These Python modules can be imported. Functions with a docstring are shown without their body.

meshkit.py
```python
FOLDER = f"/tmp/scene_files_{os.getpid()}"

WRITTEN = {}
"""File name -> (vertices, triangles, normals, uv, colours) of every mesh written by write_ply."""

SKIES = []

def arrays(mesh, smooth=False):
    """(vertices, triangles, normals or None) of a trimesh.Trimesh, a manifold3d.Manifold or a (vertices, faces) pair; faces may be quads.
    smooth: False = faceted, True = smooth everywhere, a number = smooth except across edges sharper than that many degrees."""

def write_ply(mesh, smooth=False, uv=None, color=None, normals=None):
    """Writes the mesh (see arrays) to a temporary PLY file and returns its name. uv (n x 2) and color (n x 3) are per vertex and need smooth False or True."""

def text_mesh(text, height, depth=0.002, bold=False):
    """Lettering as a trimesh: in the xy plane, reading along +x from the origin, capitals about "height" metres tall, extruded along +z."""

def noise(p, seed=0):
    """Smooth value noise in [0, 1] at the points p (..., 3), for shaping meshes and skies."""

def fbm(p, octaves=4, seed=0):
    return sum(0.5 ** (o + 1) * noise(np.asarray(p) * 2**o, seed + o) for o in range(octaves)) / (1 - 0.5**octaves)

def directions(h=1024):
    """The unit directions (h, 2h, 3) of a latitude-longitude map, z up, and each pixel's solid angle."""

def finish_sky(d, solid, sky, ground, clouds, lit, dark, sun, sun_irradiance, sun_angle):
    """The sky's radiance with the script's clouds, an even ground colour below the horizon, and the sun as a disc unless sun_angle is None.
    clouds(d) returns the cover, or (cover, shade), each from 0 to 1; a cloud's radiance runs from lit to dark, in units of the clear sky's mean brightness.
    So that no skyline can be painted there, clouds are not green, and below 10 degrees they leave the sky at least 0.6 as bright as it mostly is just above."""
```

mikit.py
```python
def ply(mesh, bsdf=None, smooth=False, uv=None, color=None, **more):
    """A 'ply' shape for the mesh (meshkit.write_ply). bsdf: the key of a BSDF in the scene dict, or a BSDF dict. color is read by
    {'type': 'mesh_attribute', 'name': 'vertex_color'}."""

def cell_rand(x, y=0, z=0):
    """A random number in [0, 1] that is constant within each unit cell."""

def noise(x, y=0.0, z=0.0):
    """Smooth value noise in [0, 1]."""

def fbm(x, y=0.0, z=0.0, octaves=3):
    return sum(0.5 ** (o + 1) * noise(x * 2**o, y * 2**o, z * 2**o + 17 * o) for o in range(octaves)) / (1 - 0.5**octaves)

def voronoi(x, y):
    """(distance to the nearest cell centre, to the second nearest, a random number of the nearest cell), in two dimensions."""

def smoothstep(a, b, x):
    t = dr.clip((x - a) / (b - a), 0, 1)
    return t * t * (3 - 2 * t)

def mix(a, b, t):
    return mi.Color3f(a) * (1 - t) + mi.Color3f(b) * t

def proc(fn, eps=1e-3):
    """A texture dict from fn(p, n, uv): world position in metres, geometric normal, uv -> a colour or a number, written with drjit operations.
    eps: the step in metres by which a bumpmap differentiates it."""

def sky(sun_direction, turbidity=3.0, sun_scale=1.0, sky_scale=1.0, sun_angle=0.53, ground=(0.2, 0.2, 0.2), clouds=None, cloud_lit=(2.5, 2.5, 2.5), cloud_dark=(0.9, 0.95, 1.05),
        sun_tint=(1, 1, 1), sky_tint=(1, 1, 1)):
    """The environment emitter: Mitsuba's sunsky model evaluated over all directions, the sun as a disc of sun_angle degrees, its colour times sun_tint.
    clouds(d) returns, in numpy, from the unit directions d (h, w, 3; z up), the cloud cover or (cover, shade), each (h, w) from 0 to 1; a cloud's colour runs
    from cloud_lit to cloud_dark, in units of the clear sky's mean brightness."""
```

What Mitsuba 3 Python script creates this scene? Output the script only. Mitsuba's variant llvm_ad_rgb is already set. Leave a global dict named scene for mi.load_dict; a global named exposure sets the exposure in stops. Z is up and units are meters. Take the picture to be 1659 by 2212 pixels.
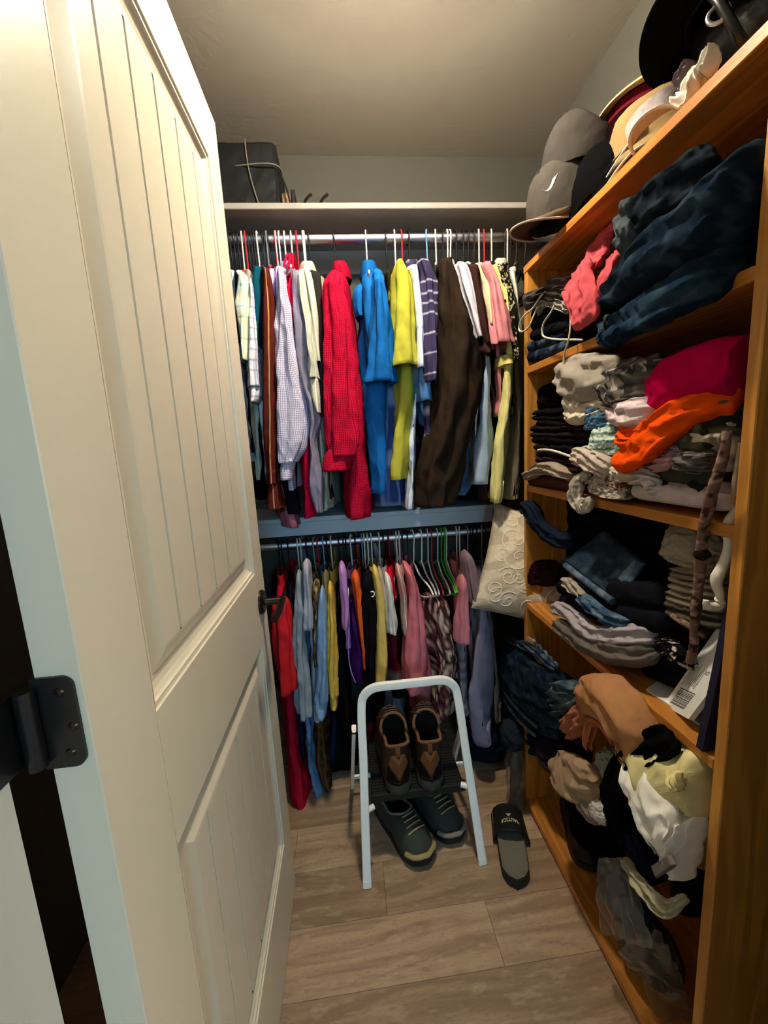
import math, random
import numpy as np, trimesh, mitsuba as mi, mikit, meshkit
import drjit as dr
from scipy.interpolate import PchipInterpolator
from shapely.geometry import Polygon, LineString
from trimesh.creation import extrude_polygon
random.seed(7); RNG = np.random.default_rng(7)
T = mi.ScalarTransform4f
scene = {'type': 'scene'}; labels = {}
# ---------------------------------------------------------------- camera, light, exposure
F_PX, YAW, PITCH, ROLL, EYE = 875.95, 0.0885885, 0.1595091, 0.0556730, 1.2967
exposure = 0.0
_f = np.array([math.sin(YAW)*math.cos(PITCH), math.cos(YAW)*math.cos(PITCH), -math.sin(PITCH)])
_r = np.array([math.cos(YAW), -math.sin(YAW), 0.0]); _d = np.cross(_f, _r)
_R = np.stack([_r*math.cos(ROLL)+_d*math.sin(ROLL), -_r*math.sin(ROLL)+_d*math.cos(ROLL), _f])
CAM = np.array([0, 0, EYE])
scene['camera'] = {'type': 'perspective', 'fov_axis': 'x', 'fov': 2*math.degrees(math.atan(829.5/F_PX)), 'near_clip': 0.02, 'far_clip': 50,
                   'to_world': T().look_at(origin=CAM.tolist(), target=(CAM+_f).tolist(), up=(-_R[1]).tolist())}
LAMP = (0.16, 0.93, 2.30); LAMP_R = 0.055; LAMP_RGB = [640, 572, 440]
UNSEEN_WINDOW_RGB = [3.9, 9.4, 13.6]  # glow of the unseen back window, lights the door edge
UNSEEN_WINDOW_2_RGB = [7.4, 7.2, 6.3]  # glow of the unseen side window, lights door face and jamb

def P(px, py, x=None, y=None, z=None):
    """The point of a plane (x, y or z fixed, in metres) that the photograph shows at a pixel."""
    r = _R.T @ np.array([px-829.5, py-1106.0, F_PX])
    if x is not None: return CAM + r*x/r[0]
    if y is not None: return CAM + r*y/r[1]
    return CAM + r*(z-EYE)/r[2]

# ---------------------------------------------------------------- helpers
def lin(h):
    c = np.array([int(h[i:i+2], 16) for i in (0, 2, 4)])/255.0
    return np.where(c <= 0.04045, c/12.92, ((c+0.055)/1.055)**2.4)
def rgb(h): return {'type': 'rgb', 'value': lin(h).tolist()}
def key_for(name, parent=None):
    base = (parent+'__' if parent else '')+name
    if not any(k == base or k.startswith(base+'__') for k in list(scene)+list(labels)): return base
    i = 1
    while any(k == f'{base}_{i:03d}' or k.startswith(f'{base}_{i:03d}__') for k in list(scene)+list(labels)): i += 1
    return f'{base}_{i:03d}'
def thing(name, label, cat, group=None):
    k = key_for(name); labels[k] = {'label': label, 'category': cat}
    if group: labels[k]['group'] = group
    return k
def struct(name, label=None):
    k = key_for(name); labels[k] = {'kind': 'structure'}
    if label: labels[k]['label'] = label
    return k
def put(k, mesh, bsdf, smooth=35, uv=None, color=None):
    if color is not None or uv is not None: smooth = bool(smooth)
    scene[k] = mikit.ply(mesh, bsdf, smooth, uv=uv, color=color); return k
def part(parent, name, mesh, bsdf, smooth=35, label=None, **kw):
    k = key_for(name, parent); put(k, mesh, bsdf, smooth, **kw)
    if label: labels[k] = {'label': label}
    return k
def single(name, label, cat, mesh, bsdf, smooth=35, group=None, **kw):
    k = thing(name, label, cat, group); put(k, mesh, bsdf, smooth, **kw); return k
def cat_mesh(*ms): return trimesh.util.concatenate([m for m in ms])
def box(x0, x1, y0, y1, z0, z1, c=0.0):
    if c <= 0:
        m = trimesh.creation.box((x1-x0, y1-y0, z1-z0)); m.apply_translation(((x0+x1)/2, (y0+y1)/2, (z0+z1)/2)); return m
    pts = []
    for sx, X in ((1, x0), (-1, x1)):
        for sy, Y in ((1, y0), (-1, y1)):
            for sz, Z in ((1, z0), (-1, z1)):
                pts += [(X+sx*c, Y+sy*c, Z), (X+sx*c, Y, Z+sz*c), (X, Y+sy*c, Z+sz*c)]
    return trimesh.Trimesh(pts).convex_hull
def grid(V, wu=False, wv=False):
    n, m = V.shape[:2]
    i, j = np.meshgrid(np.arange(n if wu else n-1), np.arange(m if wv else m-1), indexing='ij')
    a, b = i*m+j, i*m+(j+1) % m; c, d = ((i+1) % n)*m+(j+1) % m, ((i+1) % n)*m+j
    f = np.stack([np.stack([a, b, c], -1), np.stack([a, c, d], -1)]).reshape(-1, 3)
    return trimesh.Trimesh(V.reshape(-1, 3), f, process=False)
def fixed(m):
    if m.volume < 0: m.invert()
    return m
def loft(rings, cap0=True, cap1=True):
    R = np.asarray(rings, float)
    if cap0: R = np.concatenate([np.repeat(R[:1].mean(1, keepdims=True), R.shape[1], 1), R])
    if cap1: R = np.concatenate([R, np.repeat(R[-1:].mean(1, keepdims=True), R.shape[1], 1)])
    return fixed(grid(R, False, True))
def spline(pts, n):
    p = np.asarray(pts, float); s = np.r_[0, np.cumsum(np.linalg.norm(np.diff(p, axis=0), axis=1)+1e-9)]
    u = np.linspace(0, s[-1], n)
    if len(p) == 2: return np.stack([np.interp(u, s, p[:, k]) for k in range(3)], 1)
    from scipy.interpolate import make_interp_spline
    return make_interp_spline(s, p, k=min(3, len(p)-1))(u)
def frames(p):
    t = np.gradient(p, axis=0); t /= np.linalg.norm(t, axis=1, keepdims=True)+1e-12
    a = np.zeros_like(t); ref = np.array([0, 0, 1.0]) if abs(t[0, 2]) < 0.9 else np.array([1.0, 0, 0])
    for i in range(len(t)):
        ref = ref-t[i]*(ref@t[i]); ref /= np.linalg.norm(ref)+1e-12; a[i] = ref
    return t, a, np.cross(t, a)
def tube(pts, r, n=40, sides=10, smooth_path=True):
    p = spline(pts, n) if smooth_path else np.asarray(pts, float)
    r = np.broadcast_to(np.asarray(r, float), (len(p),)) if np.ndim(r) == 0 else np.interp(np.linspace(0, 1, len(p)), np.linspace(0, 1, len(r)), r)
    t, a, b = frames(p); th = np.arange(sides)*2*math.pi/sides
    R = p[:, None]+r[:, None, None]*(np.cos(th)[None, :, None]*a[:, None]+np.sin(th)[None, :, None]*b[:, None])
    return loft(R)
def lathe(profile, n=40, axis_xy=(0, 0)):
    pr = np.asarray(profile, float); th = np.arange(n)*2*math.pi/n
    R = np.stack([np.stack([axis_xy[0]+r*np.cos(th), axis_xy[1]+r*np.sin(th), np.full(n, z)], 1) for r, z in pr])
    return loft(R)
def move(m, rot=None, loc=(0, 0, 0), ang=0, axis=(0, 0, 1)):
    m = m.copy(); M = trimesh.transformations.rotation_matrix(math.radians(ang), axis)
    if rot is not None: M = rot @ M
    m.apply_transform(M); m.apply_translation(loc); return m
def basis(X, Y, Z, o):
    M = np.eye(4); M[:3, 0], M[:3, 1], M[:3, 2], M[:3, 3] = X, Y, Z, o; return M
def unit(v): return np.asarray(v, float)/np.linalg.norm(v)
def fb(p, f, seed=0, octaves=3): return meshkit.fbm(np.asarray(p)*np.asarray(f), octaves, seed)-0.5

# ---------------------------------------------------------------- colour functions of cloth (albedo per vertex)
def dec(c): return lin(c) if isinstance(c, str) else np.asarray(c)
def solid(c, m=0.10):
    c = dec(c)
    return lambda v, uv: c[None]*(1+2*m*fb(v, 60, 3, 2)+m*fb(v, 250, 4, 1))[:, None]
def denim(c, m=0.25, hi='8fa3b5'):
    c, h = dec(c), dec(hi)
    def fn(v, uv):
        w = np.clip(fb(v, 45, 5, 3)*2.2+0.12, 0, 0.5)[:, None]
        g = 1+m*2*fb(v, 400, 6, 1)[:, None]
        return (c*(1-w)+h*w*0.8)*g
    return fn
def hstripes(c, c2, per, w, ph=0.0, ax=1):
    c, c2 = dec(c), dec(c2)
    return lambda v, uv: np.where((((uv[:, ax]+ph) % per) < w)[:, None], c2, c)*(1+0.2*fb(v, 60, 3, 2))[:, None]
def plaid(c, lines):
    c = dec(c)
    def fn(v, uv):
        out = np.repeat(c[None], len(v), 0)
        for ax, per, w, ph, c2 in lines:
            k = (((uv[:, ax]+ph) % per) < w)[:, None]; out = np.where(k, 0.3*out+0.7*dec(c2), out)
        return out*(1+0.2*fb(v, 60, 3, 2))[:, None]
    return fn
def floral(c, cs, f=55):
    c = dec(c)
    def fn(v, uv):
        out = np.repeat(c[None], len(v), 0)
        for i, c2 in enumerate(cs):
            k = (fb(v+i*3.7, f*(1+0.35*i), 20+i, 2) > 0.10)[:, None]; out = np.where(k, dec(c2), out)
        return out
    return fn
def camo(cs, f=30): return floral(cs[0], cs[1:], f)
def cloth(parent, name, mesh, col, uv=None, bsdf='cloth', smooth=True, label=None):
    v = np.array(mesh.vertices); uv = np.stack([v[:, 0]+v[:, 1], v[:, 2]], 1) if uv is None else uv
    if isinstance(col, str): col = solid(col)
    if bsdf != 'cloth':   # woven pattern from uv
        k = key_for(name, parent) if parent else name
        scene[k] = mikit.ply(mesh, bsdf, True, uv=uv)
    else:
        k = key_for(name, parent) if parent else name
        scene[k] = mikit.ply(mesh, bsdf, True, color=np.clip(col(v, uv), 0.002, 0.95))
    if label: labels[k] = {'label': label}
    return k

# ---------------------------------------------------------------- materials
def wood_fn(ax, c1, c2, c3):
    c1, c2, c3 = [lin(c).tolist() for c in (c1, c2, c3)]
    def fn(p, n, uv):
        q = [p.x, p.y, p.z]; l = q[ax]; o = [q[i] for i in range(3) if i != ax]
        g = mikit.fbm(o[0]*14+0.6*mikit.noise(l*2, o[0]*5), o[1]*14, l*0.9, 3)
        ring = dr.abs(dr.sin((g*7+o[1]*9+o[0]*4)*3.0))
        fine = mikit.noise(o[0]*420, o[1]*420, l*9)
        c = mikit.mix(c1, c2, mikit.smoothstep(0.15, 0.9, ring)*0.7)
        return mikit.mix(c, c3, mikit.smoothstep(0.62, 0.9, fine)*0.35)
    return fn
def floor_fn(p, n, uv):
    row = dr.floor((p.y-0.945)/0.152)
    col = dr.floor((p.x-0.03+0.28*row)/1.2)
    t = mikit.cell_rand(row, col, 5)
    warp = mikit.noise(p.x*3+t*30, p.y*11)*1.6
    g = mikit.fbm(p.x*3.2+t*40, p.y*55+warp*3, t*9, 3)
    cath = dr.abs(dr.sin((mikit.noise(p.x*2.1+t*17, p.y*9+t*5)*9)*3.1))
    streak = mikit.smoothstep(0.56, 0.80, mikit.fbm(p.x*26, p.y*95, t*7, 2))
    pore = mikit.smoothstep(0.60, 0.85, mikit.noise(p.x*110, p.y*420, 2.0))
    c = mikit.mix(lin('8c7058').tolist(), lin('a88b70').tolist(), mikit.smoothstep(0.25, 0.75, g))
    c = mikit.mix(c, lin('c0a68a').tolist(), 0.22*cath*mikit.smoothstep(.3,.7,t+.2))
    c = mikit.mix(c, lin('c8b094').tolist(), 0.28*streak)
    c = mikit.mix(c, lin('6a5848').tolist(), 0.22*pore)
    return c*(0.80+0.30*t)
def paint(key, c, rough=0.5, spec=0.4, bump=None):
    b = {'type': 'principled', 'base_color': rgb(c), 'roughness': rough, 'specular': spec}
    if bump: b = {'type': 'bumpmap', 'scale': bump, 'nested_texture': mikit.proc(orange_peel, 2e-3), 'bsdf': b}
    scene[key] = {'type': 'twosided', 'bsdf': b}
def orange_peel(p, n, uv): return mikit.fbm(p.x*150, p.y*150, p.z*150, 2)
def weave(p, n, uv): return mikit.noise(p.x*700, p.y*700, p.z*700)*0.6+mikit.fbm(p.x*90, p.y*90, p.z*60, 2)*1.8
paint('wall_paint', '5c5a53', 0.75, 0.2, 0.0006)
paint('ceiling_paint', '938b80', 0.85, 0.1, 0.0008)
paint('door_paint', 'c8beaa', 0.34, 0.45)
paint('trim_paint', 'cfcabd', 0.45, 0.4)
paint('unseen_bedroom_paint', 'c4c1ba', 0.8, 0.1)  # unseen bedroom walls and ceiling, pale to bounce light through the doorway
paint('shelf_paint', 'a09a90', 0.55, 0.3)
paint('lower_shelf_daylight_tint', 'b0b9c0', 0.5, 0.3)  # bluish daylight on the lower shelf put into its colour
paint('black_leather', '070709', 0.3, 0.5)
paint('white_enamel', 'f0eee8', 0.3, 0.5)
paint('white_plastic', 'e6e2d8', 0.3, 0.5)
paint('red_plastic', 'c52231', 0.3, 0.5)
paint('pink_plastic', 'c91f55', 0.3, 0.5)
paint('black_plastic', '141416', 0.3, 0.5)
paint('blue_plastic', '6f9cc0', 0.3, 0.5)
paint('green_plastic', '3fae2c', 0.3, 0.5)
paint('grey_plastic', '8a8d92', 0.35, 0.5)
paint('black_rubber', '141414', 0.6, 0.3)
paint('dark_metal', '0b0b0e', 0.35, 0.5)
paint('black_card', '0b0c0e', 0.6, 0.3)
paint('brown_card', '8a6a4f', 0.8, 0.2)
paint('string', '6f675a', 0.8, 0.2)
paint('white_card', 'd9dad5', 0.55, 0.3)
paint('print_ink', '3a3c40', 0.8, 0.1)
paint('navy_board', '14142a', 0.5, 0.3)
paint('gold_print', 'd8c99a', 0.6, 0.3)
paint('footbed', '6b675d', 0.85, 0.1)
paint('boot_leather', '2e1b10', 0.55, 0.4)
paint('boot_patch', '6b3f1f', 0.6, 0.3)
paint('boot_rim', '6a4a30', 0.8, 0.2)
paint('dark_lining', '0d0c0c', 0.9, 0.1)
paint('olive_suede', '3a3b36', 0.85, 0.1)
paint('tan_rubber', '9a875f', 0.7, 0.2)
paint('grey_trim', '77726a', 0.75, 0.2)
paint('brown_leather', '200b07', 0.6, 0.3)
paint('white_button', 'e8e6e0', 0.3, 0.5)
scene['steel'] = {'type': 'twosided', 'bsdf': {'type': 'roughconductor', 'material': 'Cr', 'alpha': 0.22}}
scene['nickel'] = {'type': 'twosided', 'bsdf': {'type': 'principled', 'base_color': rgb('3a342e'), 'metallic': 0.9, 'roughness': 0.28}}
scene['clear_film'] = {'type': 'blendbsdf', 'weight': 0.16, 'a': {'type': 'thindielectric', 'int_ior': 1.5}, 'b': {'type': 'twosided', 'bsdf': {'type': 'principled', 'base_color': rgb('8a857c'), 'roughness': 0.18, 'specular': 1.0, 'clearcoat': 1.0}}}
scene['panel_wood'] = {'type': 'twosided', 'bsdf': {'type': 'principled', 'base_color': mikit.proc(wood_fn(2, 'bd8238', '9c6529', '7d4e1d')), 'roughness': 0.38, 'specular': 0.4}}
scene['shelf_wood'] = {'type': 'twosided', 'bsdf': {'type': 'principled', 'base_color': mikit.proc(wood_fn(1, 'bd7c36', '9a5f24', '6d4016')), 'roughness': 0.38, 'specular': 0.4}}
scene['plank'] = {'type': 'twosided', 'bsdf': {'type': 'principled', 'base_color': mikit.proc(floor_fn), 'roughness': 0.5, 'specular': 0.3}}
scene['cloth'] = {'type': 'twosided', 'bsdf': {'type': 'bumpmap', 'scale': 0.0007, 'nested_texture': mikit.proc(weave, 6e-4),
                  'bsdf': {'type': 'diffuse', 'reflectance': {'type': 'mesh_attribute', 'name': 'vertex_color'}}}}
def gingham(c0, c1, c2, per):
    c0, c1, c2 = [lin(c).tolist() for c in (c0, c1, c2)]
    def fn(p, n, uv):
        a = mikit.smoothstep(-0.25, 0.25, dr.sin(uv.x*(2*math.pi/per))); b = mikit.smoothstep(-0.25, 0.25, dr.sin(uv.y*(2*math.pi/per)))
        return mikit.mix(mikit.mix(c0, c1, a*(1-b)+b*(1-a)), c2, a*b)
    return fn
scene['lilac_gingham'] = {'type': 'twosided', 'bsdf': {'type': 'diffuse', 'reflectance': mikit.proc(gingham('e4deea', 'bdb4ca', '837a9c', 0.0052))}}
scene['red_gingham'] = {'type': 'twosided', 'bsdf': {'type': 'diffuse', 'reflectance': mikit.proc(gingham('cf1f3c', 'ae1230', '7e0c24', 0.0052))}}

# ---------------------------------------------------------------- the setting
CEIL, BACK, RIGHT, LEFT, FRONT = 2.44, 1.81, 0.875, -0.80, 0.31
put(struct('ceiling'), box(LEFT-.1, RIGHT+.1, .18, BACK+.1, CEIL, CEIL+.1), 'ceiling_paint', False)
put(struct('wall_back'), box(LEFT-.1, RIGHT+.1, BACK, BACK+.1, 0, CEIL), 'wall_paint', False)
put(struct('wall_right'), box(RIGHT, RIGHT+.1, FRONT, BACK, 0, CEIL), 'wall_paint', False)
put(struct('wall_left'), box(LEFT-.1, LEFT, FRONT, BACK, 0, CEIL), 'wall_paint', False)
JL, JR, HEAD = -0.292, 0.46, 2.06
k = struct('wall_front')
part(k, 'wall_segment', box(LEFT-.1, JL-.02, .18, FRONT, 0, CEIL), 'wall_paint', False)
part(k, 'wall_segment', box(JR+.02, RIGHT+.1, .18, FRONT, 0, CEIL), 'wall_paint', False)
part(k, 'header', box(JL-.02, JR+.02, .18, FRONT, HEAD, CEIL), 'wall_paint', False)
k = struct('trim_1')   # door frame
part(k, 'jamb', box(JL-.02, JL, .165, .325, 0, HEAD, .002), 'trim_paint', False)
part(k, 'jamb', box(JR, JR+.02, .165, .325, 0, HEAD, .002), 'trim_paint', False)
part(k, 'head_jamb', box(JL-.02, JR+.02, .165, .325, HEAD, HEAD+.02, .002), 'trim_paint', False)
part(k, 'casing', box(JL-.08, JL-.006, .15, .18, 0, HEAD+.07, .004), 'trim_paint', False)
part(k, 'casing', box(JR+.006, JR+.08, .15, .18, 0, HEAD+.07, .004), 'trim_paint', False)
# unseen bedroom behind the camera; glowing windows placed to light door edge, door and jamb
BX0, BX1, BY0 = -1.6, 2.6, -3.0
put(struct('floor'), box(LEFT-.1, RIGHT+.1, FRONT-.15, BACK+.1, -.12, -.02), 'dark_lining', False)
fl = 'floor'
SEAM, PW, PL = 0.945, 0.152, 1.2
for r in range(-6, 7):
    y0, y1 = SEAM+r*PW, SEAM+(r+1)*PW
    if y1 < FRONT-.15 or y0 > BACK: continue
    for c in range(-3, 4):
        x0, x1 = .03-.28*r+c*PL, .03-.28*r+(c+1)*PL
        a, b = max(x0, LEFT), min(x1, RIGHT)
        if b-a > .02: part(fl, 'plank', box(a+.0003, b-.0003, max(y0, FRONT-.15)+.0003, min(y1, BACK)-.0003, -.02, 0, .0006), 'plank', False)
k = struct('floor_bedroom'); put(k, box(BX0, BX1, BY0, FRONT-.15, -.1, 0), 'plank', False)
put(struct('ceiling_bedroom'), box(BX0, BX1, BY0, .18, CEIL, CEIL+.1), 'unseen_bedroom_paint', False)
put(struct('wall_bedroom_left'), box(BX0-.1, BX0, BY0, .18, 0, CEIL), 'unseen_bedroom_paint', False)
def window_wall(wall, win, flip, u0, u1, w0, w1, z0, z1, at, glow):
    """An unseen bedroom wall with a framed, glowing window placed for its light; u runs along the wall, 'at' is its inner face."""
    s_ = 1 if flip else -1
    def bx(a0, a1, d0, d1, q0, q1):
        d0, d1 = sorted((at+s_*d0, at+s_*d1)); return box(d0, d1, a0, a1, q0, q1) if flip else box(a0, a1, d0, d1, q0, q1)
    k = struct(wall)
    for b in (bx(u0, w0, 0, .1, 0, CEIL), bx(w1, u1, 0, .1, 0, CEIL), bx(w0, w1, 0, .1, 0, z0), bx(w0, w1, 0, .1, z1, CEIL)): part(k, 'wall_segment', b, 'unseen_bedroom_paint', False)
    k = struct(win)
    for b in (bx(w0-.04, w0+.03, -.02, .06, z0-.04, z1+.04), bx(w1-.03, w1+.04, -.02, .06, z0-.04, z1+.04), bx(w0+.03, w1-.03, -.02, .06, z0-.04, z0+.03), bx(w0+.03, w1-.03, -.02, .06, z1-.03, z1+.04), bx((w0+w1)/2-.02, (w0+w1)/2+.02, 0, .05, z0+.03, z1-.03)):
        part(k, 'window_frame', b, 'white_enamel', False)
    d = at+s_*.055; c = [(w0, z0), (w1, z0), (w1, z1), (w0, z1)]
    g = trimesh.Trimesh([(d, a, z) if flip else (a, d, z) for a, z in c], [(0, 1, 2), (0, 2, 3)], process=False)
    if g.face_normals[0][0 if flip else 1]*s_ > 0: g.invert()
    kk = part(k, 'pane', g, 'white_card', False); scene[kk]['emitter'] = {'type': 'area', 'radiance': {'type': 'rgb', 'value': glow}}
window_wall('wall_bedroom_back', 'unseen_window_1', False, BX0, BX1, -.10, 1.0, 1.05, 2.15, BY0, UNSEEN_WINDOW_RGB)  # out of view, placed to light the door edge and lower clothes
window_wall('wall_bedroom_right', 'unseen_window_2', True, BY0, .18, -1.9, -.5, .85, 2.1, BX1, UNSEEN_WINDOW_2_RGB)  # out of view, placed to brighten the door face and jamb
put(struct('wall_bedroom_front'), cat_mesh(box(BX0, LEFT-.1, .18, .28, 0, CEIL), box(RIGHT+.1, BX1, .18, .28, 0, CEIL)), 'wall_paint', False)

# unseen ceiling lamp above the frame; pan and flat bulb shield ceiling and door
k = thing('unseen_ceiling_lamp', 'unseen small ceiling lamp with a flat round glass bulb above the closet floor', 'lamp')
part(k, 'base', lathe([(.0, CEIL), (.05, CEIL), (.048, CEIL-.02), (.03, CEIL-.045), (.024, CEIL-.105), (.085, LAMP[2]+.040), (.085, LAMP[2]+.038), (.022, CEIL-.112), (0, CEIL-.112)], 40, LAMP[:2]), 'white_enamel')
b = trimesh.creation.icosphere(3, LAMP_R); b.apply_scale([1, 1, .55]); b.apply_translation(LAMP)
kk = part(k, 'bulb', b, 'white_card', True); scene[kk]['emitter'] = {'type': 'area', 'radiance': {'type': 'rgb', 'value': LAMP_RGB}}

# door, open at a right angle
X1, X0 = -0.237, -0.275; DY0, DY1, DZ0, DZ1 = 0.345, 1.068, 0.012, 2.035
k = struct('door_1')
PY0, PY1 = 0.452, 0.977; LZ0, LZ1, UZ0, UZ1 = 0.240, 0.828, 1.008, 1.912
for nm, a in (('stile', (DY0, PY0, DZ0, DZ1)), ('stile', (PY1, DY1, DZ0, DZ1)), ('rail', (PY0, PY1, DZ0, LZ0)), ('rail', (PY0, PY1, LZ1, UZ0)), ('rail', (PY0, PY1, UZ1, DZ1))):
    e = .0006 if nm == 'rail' else 0
    part(k, nm, box(X0, X1-e*0.4, a[0], a[1], a[2], a[3], .0012 if nm == 'stile' else 0), 'door_paint', False)
prof = [(0, 0), (.0005, -.003), (.0055, -.0035), (.0075, -.0035), (.009, -.007), (.015, -.0115), (.022, -.0140), (.030, -.0140), (.051, -.0052), (.056, -.0045)]
for z0, z1 in ((LZ0, LZ1), (UZ0, UZ1)):
    R = np.array([[(X1+d, a, b) for a, b in ((PY0+i, z0+i), (PY1-i, z0+i), (PY1-i, z1-i), (PY0+i, z1-i))] for i, d in prof])
    m = grid(R, False, True)
    if m.face_normals[:, 0].sum() < 0: m.invert()
    part(k, 'panel_moulding', m, 'door_paint', False)
    a0, a1, n = PY0+.056, PY1-.056, 5
    gro = [a0]+[.556, .637, .718, .799, .880]+[a1]
    for ya, yb in zip(gro[:-1], gro[1:]):
        pf = np.array([(X1-.0105, ya), (X1-.0045, ya+.0032), (X1-.0045, yb-.0032), (X1-.0105, yb)])
        if ya == a0: pf[0] = pf[1] = (X1-.0045, ya)
        if yb == a1: pf[3] = pf[2] = (X1-.0045, yb)
        poly = Polygon([*pf, (X0+.006, yb), (X0+.006, ya)]).buffer(0)
        b = extrude_polygon(poly, z1-z0-.112, engine='earcut'); b.apply_translation((0, 0, z0+.056))
        part(k, 'panel_board', b, 'door_paint', False)
# lever handle
hy, hz = 1.008, 0.925
ro = lathe([(0, 0), (.031, 0), (.031, .005), (.026, .010), (.013, .012), (0, .012)], 40)
hk = part(k, 'handle', cat_mesh(move(ro, trimesh.transformations.rotation_matrix(math.pi/2, (0, 1, 0)), (X1, hy, hz)),
     tube([(X1, hy, hz), (X1+.03, hy, hz), (X1+.052, hy, hz)], [.011, .009, .010], 12, 16)), 'nickel', label='dark bronze lever handle')
lev = [(X1+.052, hy+.012, hz), (X1+.054, hy-.03, hz-.002), (X1+.054, hy-.075, hz-.004), (X1+.050, hy-.105, hz-.006)]
part(hk, 'lever', tube(lev, [.009, .0095, .009, .0085], 20, 14), 'nickel')
# hinge
hz0, hz1 = 1.045, 1.110
hk = part(k, 'hinge', tube([(X0-.004, DY0-.008, hz0-.003), (X0-.004, DY0-.008, hz1+.003)], .0075, 6, 14), 'dark_metal', label='black door hinge')
lf = extrude_polygon(Polygon([(X0-.002, hz0), (X1-.016, hz0), (X1-.016, hz1), (X0-.002, hz1)]).buffer(.010).intersection(Polygon([(X0-.002, hz0-.05), (0, hz0-.05), (0, hz1+.05), (X0-.002, hz1+.05)])), .003, engine='earcut')
lf.apply_transform(trimesh.transformations.rotation_matrix(math.pi/2, (1, 0, 0))); lf.apply_translation((0, DY0, 0))
part(hk, 'door_leaf', lf, 'dark_metal', False)
part(hk, 'jamb_leaf', box(JL, JL+.003, DY0-.055, DY0-.006, hz0, hz1), 'dark_metal', False)
for sx, sz in ((X1-.018, hz1-.004), (X1-.012, (hz0+hz1)/2-.004), (X1-.018, hz0+.004)):
    s = lathe([(0, 0), (.0042, 0), (.003, .0015), (0, .0018)], 14)
    part(hk, 'screw', move(s, trimesh.transformations.rotation_matrix(math.pi/2, (1, 0, 0)), (sx, DY0-.003, sz)), 'nickel')

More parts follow.
